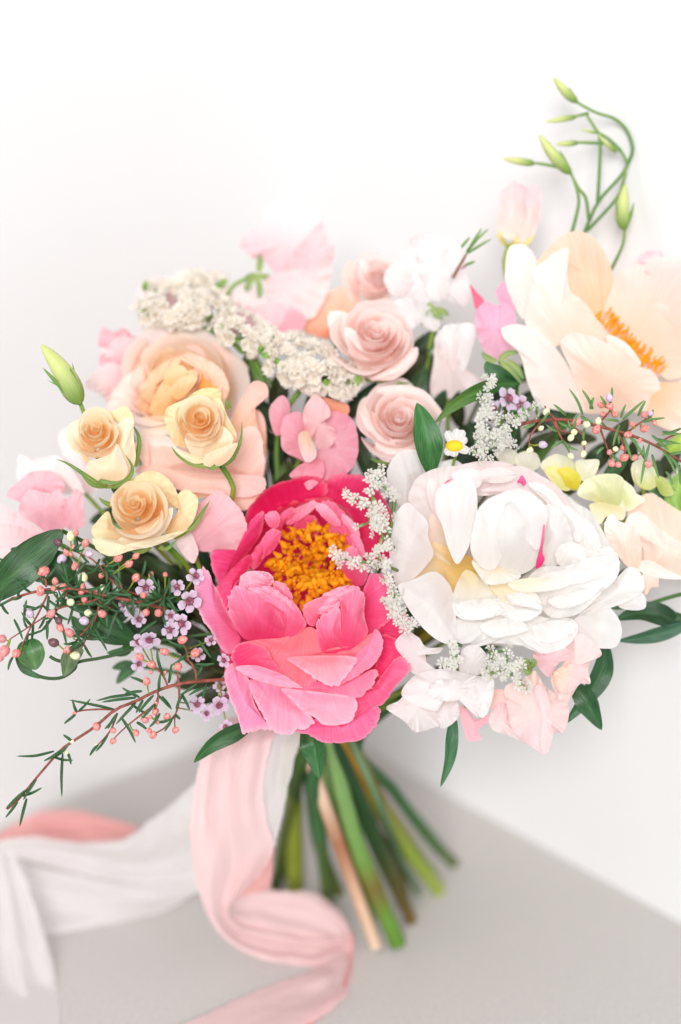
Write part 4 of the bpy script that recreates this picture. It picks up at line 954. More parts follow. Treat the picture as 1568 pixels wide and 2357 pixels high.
# ------------------------------------------------------------------ tiny white star flower sprays
STAR = [floret_mesh('floret', 80 + k, 5, M_WHITE, lin(236, 234, 214), (.88, .88, .88), .55, -.12, .25, .72) for k in range(5)]
M_YEL = solid_mat('yellow_eye', lin(244, 196, 40), .6, .2)
GWS = 'tiny white star flower sprays'
for label, T, z, paths, seed in [
    ('spray of tiny white star flowers between the pink and the white peony', A3, 62, [('1300,600 1240,490 1200,350 1205,230 1215,130', 44, 58), ('1150,330 1080,310 1010,270', 12, 26), ('1340,330 1290,250 1240,200', 14, 36), ('1290,470 1240,420 1160,470', 16, 50)], 1),
    ('short spray of tiny white star flowers lying across the orange stamens', A3, 70, [('1310,745 1210,725 1100,700 1010,690 965,668', 28, 34), ('1250,700 1230,640 1290,620', 10, 26), ('1290,760 1310,820 1270,790', 8, 30)], 2),
    ('spray of tiny white star flowers at the lower left rim of the white peony', A3, 60, [('1330,870 1345,960 1370,1050 1420,1110 1460,1140', 30, 34), ('1340,960 1300,955 1265,965', 8, 16), ('1330,1000 1340,1080 1390,1120', 8, 20)], 3),
    ('small tuft of tiny white star flowers beside the drooping frilly sweet pea', A4, 62, [('410,1060 435,1110 440,1170 400,1190', 18, 26), ('420,1150 370,1165 370,1175', 5, 14)], 4),
    ('dense tuft of tiny white star flowers under the white peony', A4, 66, [('610,1120 640,1170 620,1220', 14, 28), ('690,1110 700,1180 760,1190', 18, 32), ('660,1230 740,1230 790,1300', 16, 30), ('600,1180 590,1210 600,1240', 6, 16)], 5),
    ('tall spray of tiny white star flowers next to the daisy', A6, -20, [('465,1000 452,1120 430,1220 390,1300', 40, 34), ('720,1170 640,1210 600,1250', 22, 40), ('520,1270 560,1340 480,1400 400,1440', 52, 62), ('380,1380 460,1330 600,1370', 24, 40)], 6)]:
    P0 = PT(paths[0][0], T)
    t = Thing('star_flower_spray', label, 'flower spray', (P0[0][0], P0[0][1], z), GWS)
    rnd = random.Random(seed * 7)
    root = (P0[0][0], P0[0][1], z - 45)
    for ps, n, spread in paths:
        P = [(p[0], p[1], z - 14 - 4 * i * 0) for i, p in enumerate(PT(ps, T))]
        C = catmull(P, 40)
        tube(t, [root if T is not A6 else (P[0][0] + 10, P[0][1] + 30, z - 40)] + P if ps != paths[0][0] else [(P[0][0] + 25, P[0][1] + 10, z - 90)] + P, [4, 2.2], M_GREEN, 'branch', 12, 6, [lin(100, 135, 70), lin(130, 160, 95)])
        for k in range(n):
            c = C[min(39, int((k + rnd.random()) / n * 40))]; sp = spread * T[2]
            dx, dy = rnd.gauss(0, .5) * sp, rnd.gauss(0, .5) * sp
            p = (c[0] + dx, c[1] + dy, z + rnd.uniform(-6, 12) - abs(dx) * .3)
            d = -FW + RT * (dx / sp * 1.1 + rnd.uniform(-.8, .8)) + UP * (-dy / sp + .2 + rnd.uniform(-.8, .8))
            me = STAR[k % 5]; r = (10.8 if T is not A6 else 11) * rnd.uniform(.75, 1.1)
            place('floret', me, t, W(*p), d, RT * rnd.uniform(-1, 1) + UP, r * S)
            if k % 3 == 0:
                leaf(t, [(c[0], c[1], z - 16), ((c[0] + p[0]) / 2, (c[1] + p[1]) / 2, z - 6), (p[0], p[1] + 3, p[2] - 4)], 3.4, lin(120, 150, 95), lin(150, 175, 120), M_GREEN, 'bract', .2, .8, 6)

# ------------------------------------------------------------------ waxflower sprigs: coral buds, needle leaves, lilac flowers
def bud_mesh(name, mat):
    v = []; n = 9; sides = 10
    for i in range(n):
        u = i / (n - 1); th = u * math.pi
        r = math.sin(th) ** .85 * (1 - .12 * u); h = -math.cos(th) + (.22 * max(0, u - .8) / .2)
        for j in range(sides):
            a = j / sides * math.tau; rr = r * (1 + .04 * math.cos(a * 5))
            v.append(Vector((math.cos(a) * rr, math.sin(a) * rr, h)))
    f = grid_faces(n, sides, 0, True)
    me = bpy.data.meshes.new(name); me.from_pydata(v, [], f); me.materials.append(mat)
    me.polygons.foreach_set('use_smooth', [True] * len(me.polygons)); me.update(); return me


BUD = {k: bud_mesh('bud', m) for k, m in M_BUD.items()}
M_WAX = petal_mat('lilac_petal', .3, .4, .35, .1)
M_EYE = solid_mat('plum_eye', lin(150, 84, 104), .4, .4, lin(112, 52, 72), 4)
WAX = [floret_mesh('flower', 90 + k, 5, M_WAX, lin(206, 166, 196), lin(232, 216, 236), .28, .0, .2, .92) for k in range(4)]


def eye_mesh():
    v = []; n = 5; sd = 10
    prof = [(.05, .12), (.22, .13), (.34, .2), (.36, .26), (.28, .2)]
    for r, h in prof:
        for j in range(sd):
            a = j / sd * math.tau
            v.append(Vector((math.cos(a) * r, math.sin(a) * r, h)))
    me = bpy.data.meshes.new('flower_cup'); me.from_pydata(v, [], grid_faces(n, sd, 0, True) + [tuple(range(sd))[::-1]]); me.materials.append(M_EYE)
    me.polygons.foreach_set('use_smooth', [True] * len(me.polygons)); me.update(); return me


EYE = eye_mesh()
NG0 = lin(40, 84, 42); NG1 = lin(62, 108, 66)


def sprig(label, T, z, twigs, buds, needles, flowers=(), seed=1, nrand=0, ng=(NG0, NG1), name='waxflower_sprig'):
    rnd = random.Random(seed)
    TW = [PT(s, T) for s in twigs]
    t = Thing(name, label, 'sprig', (TW[0][0][0], TW[0][0][1], z - 30), 'waxflower sprigs with coral buds')
    samples = []
    for k, P in enumerate(TW):
        Q = [(p[0], p[1], z + (p[2] if len(p) > 2 else 0)) for p in P]
        w = 4.6 if k == 0 else 2.8
        tube(t, Q, [w, w * .55], M_TWIG if k < 3 else M_TWIG, 'twig', 26 if k == 0 else 12, 7)
        samples += catmull(Q, 40 if k == 0 else 18)
    for bd in buds:
        x, y, r, kind = bd[:4]
        dz = bd[4] if len(bd) > 4 else rnd.uniform(-8, 16)
        bx, by, bz = T[0] + x * T[2], T[1] + y * T[2], z + dz
        q = min(samples, key=lambda s: (s[0] - bx) ** 2 + (s[1] - by) ** 2 + rnd.uniform(0, 120))
        rr = r * T[2] * rnd.uniform(.78, .98)
        d = Vector((bx - q[0], by - q[1], bz - q[2])); L = d.length or 1; d /= L
        if L < 18: d = Vector((rnd.uniform(-1, 1), rnd.uniform(-1, .6), rnd.uniform(0, 1))).normalized()
        wd = (W(bx + d.x * 10, by + d.y * 10, bz + d.z * 10) - W(bx, by, bz))
        place('bud', BUD[kind], t, W(bx, by, bz), wd, RT, (rr * S * .98, rr * S * .98, rr * S * 1.05))
        e = (bx - d.x * rr * .8, by - d.y * rr * .8, bz - d.z * rr * .8)
        mid = ((e[0] + q[0]) / 2, (e[1] + q[1]) / 2 + rnd.uniform(-4, 8), (e[2] + q[2]) / 2)
        tube(t, [(q[0], q[1], q[2]), mid, e], [1.9, 1.7, 2.6], M_STALK, 'stalk', 8, 6)
    for nd in needles:
        P = [(p[0], p[1], z + (p[2] if len(p) > 2 else 6)) for p in PT(nd, T)]
        a, b = P[0], P[-1]
        if len(P) == 2:
            k = rnd.uniform(-.06, .06)
            P = [a, ((a[0] + b[0]) / 2 + (b[1] - a[1]) * k, (a[1] + b[1]) / 2 - (b[0] - a[0]) * k, (a[2] + b[2]) / 2 + 5), b]
        leaf(t, P, 3.6, ng[0], ng[1], M_LEAF, 'leaf', .5, .55, 8, rnd.uniform(-.5, .5), .55, .35)
    for k in range(nrand):
        s = rnd.choice(samples); a = rnd.uniform(0, math.tau); L = rnd.uniform(28, 58)
        e = (s[0] + math.cos(a) * L, s[1] + math.sin(a) * L * .9, s[2] + rnd.uniform(-25, 20))
        leaf(t, [s, ((s[0] + e[0]) / 2, (s[1] + e[1]) / 2 + 3, (s[2] + e[2]) / 2 + 4), e], 3.4, ng[0], ng[1], M_LEAF, 'leaf', .5, .55, 8, rnd.uniform(-.6, .6), .55, .35)
    for k, fl in enumerate(flowers):
        x, y, r = fl[:3]; fz = z + (fl[3] if len(fl) > 3 else -10)
        px, py = T[0] + x * T[2], T[1] + y * T[2]
        d = -FW + RT * rnd.uniform(-.7, .7) + UP * rnd.uniform(-.6, .7)
        f = place('flower', WAX[k % 4], t, W(px, py, fz), d, RT * rnd.uniform(-1, 1) + UP, r * T[2] * S)
        e = bpy.data.objects.new('flower_cup', EYE); COL.objects.link(e); e.parent = f
        q = min(samples, key=lambda s: (s[0] - px) ** 2 + (s[1] - py) ** 2)
        tube(t, [q, ((q[0] + px) / 2, (q[1] + py) / 2, fz - 14), (px, py, fz - 2)], [1.8, 1.8], M_STALK, 'stalk', 7, 6)
    return t


def needles_rev(txt):
    out = []
    for w in txt.split(';'):
        a, b = w.strip().split('-')
        out.append(b.strip() + ' ' + a.strip())
    return out


sprig('long drooping sprig with coral buds trailing out to the lower left', A2, 15,
      ['1330,905,-50 1260,920,-30 1120,930,-10 1010,945 880,985 760,1045 650,1090 530,1190 400,1275 330,1330 200,1480 100,1600 40,1650',
       '650,1090 560,1088 460,1095 415,1112', '885,985 885,1045 780,1130 700,1195 645,1250', '660,1110 620,1210 550,1290', '945,962 925,910 890,865 865,850',
       '1010,950 1005,1060 985,1130 985,1190', '1105,930 1100,870 1065,815 1015,790', '1060,810 1050,760 1030,715', '870,1060 880,1130 888,1165', '985,1120 930,1190 870,1225', '1010,950 1000,900 1002,860'],
      [(545, 1185, 27, 'r'), (637, 1207, 19, 'r'), (637, 1267, 23, 'r'), (765, 1220, 23, 'r'), (838, 1207, 20, 'r'), (862, 1232, 24, 'r'), (888, 1160, 17, 'r'), (940, 1130, 26, 'r'), (875, 1100, 22, 'r'),
       (818, 1148, 22, 'p'), (845, 1130, 16, 'r'), (988, 1205, 23, 'r'), (825, 930, 28, 'r'), (855, 835, 26, 'r'), (787, 795, 30, 'r'), (927, 763, 29, 'r'), (1027, 697, 28, 'r'), (1100, 770, 29, 'r'), (1002, 848, 27, 'r'),
       (1012, 787, 15, 'r'), (1045, 793, 16, 'r'), (850, 880, 13, 'r'), (880, 1050, 18, 'p'), (420, 1110, 14, 'r'), (930, 880, 11, 'r'), (545, 1288, 12, 'c'), (405, 1270, 14, 'c'), (375, 1330, 14, 'c')],
      needles_rev('385,1035-640,1088; 540,1040-740,1005; 570,1048-765,1022; 685,965-785,1020; 730,905-815,938; 885,750-905,860; 905,880-895,990; 965,830-950,940; 765,1110-805,1035; 790,1150-870,1060; 650,1175-765,1050; 780,1110-865,1008; 765,1280-680,1130; 970,1090-895,1010; 1070,1095-1020,1000; 990,1090-1035,1000; 830,1205-770,1160; 925,1215-975,1130; 1015,1145-985,1120; 605,1200-662,1110; 360,1170-425,1118; 90,1352-305,1325; 348,1585-352,1335; 245,1380-345,1318; 400,1400-382,1330; 355,1230-405,1265; 505,1350-552,1290; 130,1600-205,1480; 30,1650-150,1540; 110,1750-150,1590; 30,1700-100,1610; 1210,830-1100,835; 1110,900-1140,830; 1140,1030-1162,950; 1060,1010-1155,962; 1190,800-1120,700; 1010,1010-1110,945; 840,1190-900,1110; 700,1000-800,985; 910,1010-960,1080'),
      [(840, 690, 62, -25), (785, 715, 60, -35), (1230, 1060, 60, -45), (1280, 1010, 50, -60), (1265, 810, 45, -40), (1275, 1190, 48, -50), (1110, 1060, 52, -80), (1190, 700, 40, -50), (1110, 780, 46, -40), (1160, 1110, 45, -80), (780, 830, 45, -50), (1240, 960, 45, -60)], 3, 16)
sprig('bushy sprig of coral and cream buds above the trailing one', A2, 5,
      ['1000,560,-90 850,500,-30 600,450 420,410 280,412 130,445 0,500 -60,530', '1000,480,-80 700,420,-20 540,260 460,215 400,190', '280,415 220,540 165,640 120,740', '600,450 470,490 330,520 200,600 60,690',
       '700,430 640,330 580,270', '540,560,-20 500,620 430,700 400,770', '850,500,-10 910,460 930,440', '620,520 560,480 550,430', '380,420 340,500 300,560', '260,400 250,350 180,350 60,260', '560,500 520,620 460,740'],
      [(247, 310, 36, 'r'), (228, 422, 31, 'r'), (302, 408, 21, 'r'), (310, 367, 21, 'r'), (358, 402, 29, 'r'), (327, 148, 27, 'd'), (397, 115, 33, 'c'), (427, 95, 21, 'r'), (420, 172, 25, 'p'), (481, 152, 27, 'r'), (374, 203, 23, 'r'), (400, 215, 16, 'r'),
       (348, 240, 29, 'l'), (500, 212, 31, 'l'), (422, 281, 27, 'r'), (470, 346, 28, 'c'), (462, 396, 28, 'p'), (457, 430, 19, 'r'), (475, 467, 23, 'r'), (535, 435, 21, 'r'), (578, 415, 29, 'c'), (398, 485, 27, 'c'), (497, 546, 29, 'c'), (475, 590, 31, 'l'),
       (575, 550, 27, 'p'), (287, 550, 28, 'p'), (168, 548, 28, 'l'), (330, 588, 28, 'd'), (337, 627, 26, 'r'), (392, 657, 31, 'p'), (303, 712, 30, 'd'), (377, 755, 25, 'r'), (425, 785, 30, 'c'), (92, 773, 28, 'r'), (25, 760, 36, 'p'), (8, 690, 32, 'p'), (2, 800, 24, 'p'),
       (665, 237, 28, 'r'), (725, 270, 25, 'r'), (765, 225, 25, 'r'), (765, 347, 31, 'r'), (808, 445, 26, 'r'), (822, 543, 28, 'r'), (892, 545, 27, 'r'), (570, 335, 20, 'r', -30), (930, 330, 20, 'r', -50), (850, 330, 18, 'r', -50)],
      needles_rev('420,345-490,255; 380,365-345,255; 740,450-615,435; 690,395-610,320; 660,310-590,300; 895,405-840,310; 1000,555-945,465; 960,440-950,350; 755,565-752,450; 605,765-520,620; 605,680-660,530; 265,700-265,590; 375,730-340,600; 780,665-880,590; 45,870-75,790; 130,700-80,580; 270,575-275,450; 560,480-555,400; 690,640-650,560; 440,330-470,280; 820,250-800,330; 600,380-590,290; 520,320-560,240; 150,470-140,560; 215,520-130,505; 440,520-400,490; 560,590-545,640'),
      [(1060, 475, 72, 20), (1030, 600, 66, 16), (820, 400, 56, -30), (740, 530, 50, -45), (960, 640, 56, -30), (1100, 340, 56, -10), (960, 560, 40, -40), (780, 580, 50, -40), (1000, 400, 50, -20), (700, 500, 40, -60)], 5, 150)
sprig('coral budded sprig with needle leaves lying over the peach peony', A6, 10,
      ['620,1280,-60 700,1252,-30 900,1240 1100,1280 1280,1330 1420,1390 1568,1480 1640,1520', '1080,1275 1150,1200 1160,1170', '1250,1320 1330,1260 1400,1220', '1100,1285 1140,1400 1170,1480', '1280,1335 1330,1420 1370,1490', '850,1245 800,1195 780,1160', '830,1250 880,1350 930,1440', '900,1250 1000,1330 1010,1430', '760,1255 700,1330 690,1400', '1420,1390 1500,1340 1568,1320', '1200,1310 1240,1390 1240,1440', '840,1250 870,1300 940,1320'],
      [(790, 1195, 27, 'c'), (965, 1255, 31, 'p'), (1022, 1268, 29, 'c'), (1078, 1298, 31, 'r'), (1118, 1210, 23, 'r'), (1108, 1155, 23, 'r'), (1158, 1165, 23, 'r'), (1187, 1208, 27, 'r'), (1155, 1115, 26, 'l'), (950, 1312, 24, 'c'), (932, 1345, 23, 'c'), (1262, 1327, 28, 'r'),
       (1287, 1265, 23, 'r'), (1357, 1292, 26, 'r'), (1355, 1210, 26, 'p'), (1392, 1207, 22, 'l'), (1415, 1258, 21, 'r'), (1235, 1403, 25, 'r'), (1190, 1410, 18, 'c'), (1155, 1428, 19, 'p'), (1240, 1460, 29, 'r'), (1167, 1493, 23, 'r'), (1205, 1500, 23, 'p'), (1300, 1460, 23, 'r'),
       (1375, 1495, 26, 'r'), (695, 1418, 24, 'c'), (770, 1385, 25, 'l'), (1008, 1376, 21, 'c'), (1005, 1437, 25, 'c'), (930, 1450, 23, 'c'), (1330, 1360, 16, 'r'), (760, 1290, 20, 'c'), (1090, 1250, 24, 'c')],
      needles_rev('920,1060-1000,1215; 995,1065-1060,1180; 1065,1110-1045,1180; 1170,1050-1160,1145; 1250,1150-1220,1230; 1360,1125-1230,1240; 1365,1130-1320,1220; 1480,1230-1350,1255; 1175,1395-1215,1270; 1285,1480-1235,1340; 1360,1455-1290,1350; 1335,1615-1385,1380; 1440,1580-1400,1440; 1500,1420-1400,1330; 1568,1380-1420,1350; 1568,1325-1460,1310; 1540,1560-1470,1420; 1520,1620-1480,1540; 1565,1620-1560,1500; 1080,1440-1120,1400; 830,1150-905,1215; 650,1290-725,1260; 1005,1360-1010,1290; 820,1400-885,1360; 925,1430-890,1365; 1130,1240-1210,1250; 1410,1180-1380,1230; 1600,1420-1500,1440; 1580,1560-1500,1450; 1450,1330-1568,1290; 1320,1400-1270,1340; 1060,1260-990,1220'),
      [], 9, 14, (lin(84, 126, 70), lin(112, 150, 88)))
sprig('tiny blurred needle sprig poking up at the back by the white sweet pea', A6, -170, ['250,420,-30 330,280', '330,345 300,370'], [], needles_rev('350,185-300,245; 420,130-330,275; 460,135-332,275; 475,195-334,280; 380,325-330,345; 400,170-330,270'), [], 10, 0, (lin(96, 140, 60), lin(130, 160, 80)), 'needle_sprig')
sprig('white and lilac waxflower with a dark eye behind the tiny white star flowers', A6, -70, ['480,1250,-40 540,1180'], [], needles_rev('540,1110-500,1240; 620,1190-560,1200'), [(565, 1120, 78, 0), (490, 1180, 60, -10), (640, 1150, 60, -14)], 11, 4)

# ------------------------------------------------------------------ daisy
dz = Thing('daisy', 'small white daisy with a yellow middle beside the dark leaf', 'flower', (1047, 1025, -20))
c = (A6[0] + 260 * A6[2], A6[1] + 1392 * A6[2], -14)
for (x, y) in ((275, 1290), (332, 1345), (345, 1425), (255, 1455), (212, 1305), (205, 1440), (315, 1300)):
    e = (A6[0] + x * A6[2], A6[1] + y * A6[2], -22)
    leaf(dz, [(c[0], c[1], -20), ((c[0] + e[0]) / 2, (c[1] + e[1]) / 2, -16), e], 10.5, (.84, .84, .82), (.86, .86, .86), M_WHITE, 'petal', .15, .45, 9, 0, .4, .55)
v = []; f = []
for i in range(7):
    th = i / 6 * math.pi / 2
    for j in range(14):
        a = j / 14 * math.tau
        v.append(W(c[0] + math.cos(a) * math.cos(th) * 21, c[1] + math.sin(a) * math.cos(th) * 14, c[2] - 4 + math.sin(th) * 10))
link_mesh('disc', v, grid_faces(7, 14, 0, True), M_YEL, dz)
tube(dz, [(c[0], c[1] + 4, -28), (c[0] - 5, c[1] + 50, -60), (900, 1500, -280)], [3, 4], M_GREEN, 'stem', 10, 7, [lin(120, 150, 60)] * 2)

# ------------------------------------------------------------------ lisianthus buds
LB0 = lin(124, 156, 74); LB1 = lin(212, 220, 146)


def bud_part(root, P, half, c0=LB0, c1=LB1, name='bud'):
    """closed pointed bud: fat spindle with twisted ridges along P (base first)"""
    C = catmull(P, 16); pts = [W(*q) for q in C]; v = []; cl = []; uv = []; sd = 12
    for i, p in enumerate(pts):
        t = (pts[min(i + 1, 15)] - pts[max(i - 1, 0)]).normalized(); x = t.cross(FW).normalized(); y = t.cross(x)
        u = i / 15; r = half * S * max(.03, math.sin(min(1, u / .32) * math.pi / 2) ** .7 if u < .32 else math.cos((u - .32) / .68 * math.pi / 2) ** .85)
        for j in range(sd):
            a = j / sd * math.tau; rr = r * (1 + .10 * math.cos(3 * a + u * 3))
            v.append(p + x * math.cos(a) * rr + y * math.sin(a) * rr); cl.append(mix(c0, c1, sst(u * 1.8 - .15))); uv.append((a * .6, u, 1))
    return link_mesh(name, v, grid_faces(16, sd, 0, True) + [tuple(range(sd))[::-1]], M_GREEN, root, cl, uv)


def bud_calyx(root, a, b, half, n=3):
    for k in range(n):
        o = (k - (n - 1) / 2) * half * .8
        leaf(root, [(a[0], a[1], a[2] + 3), (a[0] + (b[0] - a[0]) * .3 + o * .9, a[1] + (b[1] - a[1]) * .3, a[2] + half * .9 - abs(o) * .4), (a[0] + (b[0] - a[0]) * .62 + o * 1.5, a[1] + (b[1] - a[1]) * .62, a[2] + half * .6)],
             half * .22, lin(84, 128, 52), lin(112, 150, 70), M_GREEN, 'sepal', .2, .8, 8, base_w=.7)


lb = Thing('lisianthus_buds', 'curving spray of slim green lisianthus buds reaching up at the right', 'flower buds', (1390, 620, -190))
ZL = -185
for s in ['905,1180,-20 1000,960 1140,800 1195,720 1200,690 1160,610 1060,560 1010,552', '1000,960 1015,700 1015,520 975,440 930,370', '930,1150,-10 1130,930 1180,800 1195,720', '1200,700 1240,600 1200,470 1120,390 1000,350 910,305 862,276',
          '820,1180,-10 870,980 860,870 820,760', '940,1070 920,930 870,860 820,765', '1090,1420,-20 1170,1250 1185,1130', '820,745 700,710 580,690', '1040,555 950,552 870,550', '940,352 900,360 860,370', '905,1180,-20 880,1260,-40 1080,1600,-60', '1160,610 1080,530 980,470']:
    tube(lb, [(p[0], p[1], ZL + (p[2] if len(p) > 2 else 0)) for p in PT(s, A7)], [4.6, 3.6], M_GREEN, 'stem', 18, 7, [lin(100, 140, 80), lin(140, 168, 90)])
for (x0, y0, x1, y1, w) in ((865, 280, 698, 106, 34), (862, 372, 640, 412, 22), (822, 765, 600, 495, 44), (872, 550, 712, 562, 22), (578, 692, 355, 660, 28), (1185, 1150, 1188, 830, 52), (1000, 485, 880, 460, 12), (1130, 620, 1000, 490, 16)):
    a = (A7[0] + x0 * A7[2], A7[1] + y0 * A7[2], ZL); b = (A7[0] + x1 * A7[2], A7[1] + y1 * A7[2], ZL + 6)
    m = ((a[0] + b[0]) / 2 + (b[1] - a[1]) * .05, (a[1] + b[1]) / 2, ZL + 4)
    bud_part(lb, [a, m, b], w * A7[2]); bud_calyx(lb, a, b, w * A7[2])
lg = Thing('lisianthus_bud', 'single pointed green lisianthus bud at the left above the cream rose', 'flower bud', (195, 950, -25))
a = (A1[0] + 455 * A1[2], A1[1] + 480 * A1[2], -20); b = (A1[0] + 230 * A1[2], A1[1] + 140 * A1[2], -22)
bud_part(lg, [a, ((a[0] + b[0]) / 2 + 6, (a[1] + b[1]) / 2 - 3, -18), b], 26); bud_calyx(lg, a, b, 26, 3)
leaf(lg, [a, (a[0] - 28, a[1] - 30, -14), (A1[0] + 265 * A1[2], A1[1] + 340 * A1[2], -10)], 3, LB0, LB0, M_GREEN, 'sepal', .2, .8, 8)
leaf(lg, [a, (a[0] - 8, a[1] - 40, -34), (A1[0] + 405 * A1[2], A1[1] + 235 * A1[2], -30)], 3, LB0, LB0, M_GREEN, 'sepal', .2, .8, 8)
tube(lg, [a, (a[0] + 12, a[1] + 32, -30), (a[0] + 60, a[1] + 160, -90), (500, 1400, -260)], [5, 5], M_GREEN, 'stem', 12, 8, [lin(130, 160, 70)] * 2)
lp = Thing('lisianthus_bud', 'blush lisianthus bud about to open behind the peach peony', 'flower bud', (1195, 560, -210))
for s, base, zb, zt, bu, c0, c1, kw in [
    ('440,840 520,860 560,1000 540,1180 470,1200 420,1000', (440, 1240), -20, -10, 14, SW, SP, {}),
    ('338,890 380,860 430,808 472,850 502,930 492,1100 442,1205 370,1195 318,1150 312,1080', (420, 1240), 0, 10, 26, lin(248, 236, 226), lin(248, 222, 224), dict(ruf=5)),
    ('478,885 530,850 602,848 618,980 592,1120 530,1232 440,1225 482,1100', (440, 1240), -4, 8, 22, lin(248, 236, 226), lin(248, 218, 222), dict(ruf=5))]:
    petal(lp, s, A7, base, -210 + zb, -210 + zt, bu, c0, c1, M_SOFT, **kw)
for s in ('390,1260,0 340,1200,24 325,1150,26', '400,1250,10 440,1230,34 450,1180,36', '400,1255,5 500,1245,24 572,1180,20'):
    leaf(lp, [(p[0], p[1], -210 + p[2]) for p in PT(s, A7)], 6, lin(190, 186, 100), lin(222, 206, 140), M_GREEN, 'sepal', .3, .8, 8, base_w=.6)
tube(lp, [(p[0], p[1], -205) for p in PT('400,1250 380,1310 370,1400 420,1700', A7)], [6, 6], M_GREEN, 'stem', 10, 8, [lin(150, 170, 70)] * 2)
# ------------------------------------------------------------------ leaves
DG0 = lin(38, 80, 40); DG1 = lin(52, 104, 52); MG0 = lin(62, 112, 56); MG1 = lin(88, 138, 70)


def leaf_thing(label, specs, at, name='leaf_stem', group='dark green leaves of the bouquet', stem=None, cat='leaf'):
    t = Thing(name, label, cat, at, group)
    for (s, T, z, half, kw) in specs:
        P = [(p[0], p[1], z + (p[2] if len(p) > 2 else 0)) for p in PT(s, T)]
        kw = dict(kw); c = kw.pop('c', (DG0, DG1))
        leaf(t, P, half * T[2], c[0], c[1], M_LEAF, 'leaf', kw.pop('fold', .22), kw.pop('shape', .9), 18, **kw)
    if stem:
        tube(t, stem, [5, 5], M_GREEN, 'stem', 12, 8, [lin(70, 110, 50)] * 2)
    return t


leaf_thing('upright pointed dark leaf between the blush rose and the daisy', [('125,1560,-30 110,1400 80,1270 42,1142,10', A6, -20, 88, dict(roll=-.35, c=(lin(50, 104, 50), lin(66, 124, 64))))], (990, 1090, -40), stem=[(990, 1085, -48), (970, 1200, -160), (850, 1560, -310)])
leaf_thing('glossy arched leaf under the white sweet pea and pink bud', [('640,1035,-20 500,1040 380,1080,10 250,1160,10 145,1262', A6, -60, 52, dict(roll=.5, c=(lin(54, 104, 50), lin(96, 134, 60)))), ('630,1045,-20 540,1000 470,950 440,905', A6, -70, 52, {})], (1180, 890, -90), stem=[(1190, 885, -80), (1150, 1100, -200), (850, 1560, -310)])
leaf_thing('broad dark leaf crossing the left edge of the picture', [('350,85,-10 250,170 120,290,16 0,400,10 -90,500', A2, 0, 108, dict(peak=.5, fold=.1, wavy=.1, c=(lin(44, 84, 42), lin(46, 92, 46))))], (140, 1225, -10), stem=[(143, 1222, -12), (250, 1280, -90), (600, 1500, -290)])
leaf_thing('dark leaves behind the left coral buds', [('430,370,-10 350,300 290,240 250,205', A2, -50, 80, {}), ('60,185 130,205 200,240', A2, -60, 26, {}), ('760,700,-20 640,650 540,600 440,500', A2, -60, 82, {}), ('740,700,-20 700,760 600,770', A2, -60, 30, {}), ('720,560,-20 560,620 470,640 400,560', A2, -70, 60, {}), ('380,330 300,360 230,370', A2, -60, 34, {})],
           (300, 1460, -80), stem=[(310, 1470, -80), (450, 1500, -180), (680, 1600, -310)])
t = leaf_thing('thin tendril with small curled ivy leaves hanging at the left', [('150,700 170,760,10 190,820,6 205,865', A2, -10, 78, dict(peak=.35, base_w=.4, c=(MG0, lin(96, 128, 84)))), ('460,740 400,790,8 380,850 358,905', A2, -14, 50, dict(peak=.35, base_w=.4, c=(lin(110, 124, 96), lin(92, 116, 78)))),
           ('90,800 130,850 165,880 225,915', A2, -16, 26, {})], (280, 1500, -20), 'ivy_tendril')
tube(t, [(p[0], p[1], -18 - i * 2) for i, p in enumerate(PT('90,795 180,880 260,912 350,908 420,860 440,822 560,800 690,770 900,700 1300,650', A2))], [4, 4], M_GREEN, 'vine', 30, 7, [lin(62, 92, 52)] * 2)
tube(t, [(p[0], p[1], -20) for p in PT('420,822 330,815 280,790', A2)], [4, 4], M_GREEN, 'vine', 10, 7, [lin(62, 92, 52)] * 2)
leaf_thing('pointed dark leaf below the left side of the pink peony', [('1430,1170,-30 1330,1215 1200,1285,10 1090,1388', A2, -20, 52, dict(roll=.3))], (580, 1690, -40), stem=[(585, 1668, -50), (680, 1650, -200), (750, 1660, -320)])
leaf_thing('hanging leaf under the middle of the pink peony over the stems', [('770,1740,-40 810,1850 835,1950 862,2092', A3, -30, 82, dict(roll=-.3, c=(lin(40, 90, 46), lin(52, 108, 56))))], (705, 1665, -70), stem=[(702, 1665, -70), (740, 1640, -200), (760, 1660, -320)])
leaf_thing('narrow leaf hanging below the frilly white sweet pea', [('1045,1640,-20 1040,1690 1034,1750 1014,1812', A0, -30, 17, dict(roll=.5, c=(lin(58, 104, 74), lin(66, 116, 72))))], (1045, 1640, -50), stem=[(1045, 1645, -50), (980, 1600, -200), (800, 1640, -320)])
leaf_thing('long dark leaves sticking out at the right below the white peony', [('1600,1000,-20 1480,935 1370,915 1238,952', A4, -100, 62, dict(roll=-.4, c=(lin(26, 66, 36), lin(34, 80, 44)))), ('1640,960 1500,1010 1380,1040 1250,1058', A4, -96, 42, dict(roll=.4, c=(lin(60, 104, 80), lin(52, 94, 66)))), ('1640,960 1520,930 1420,898', A4, -110, 24, {}), ('1320,880 1270,890 1212,895', A4, -100, 12, {})],
           (1568, 1440, -110), stem=[(1490, 1392, -110), (1560, 1370, -110), (1660, 1350, -110)])
leaf_thing('crossed dark leaf tips below the blush sweet pea at the lower right', [('1190,1060,-40 1175,1200 1110,1320 985,1475', A4, -60, 58, dict(roll=.4, c=(lin(34, 78, 44), lin(50, 100, 58)))), ('1010,1260,-20 1080,1340 1120,1410 1170,1505', A4, -40, 58, dict(roll=-.2, c=(lin(36, 80, 44), lin(44, 94, 52))))], (1380, 1480, -90), stem=[(1395, 1475, -100), (1250, 1450, -200), (900, 1600, -320)])
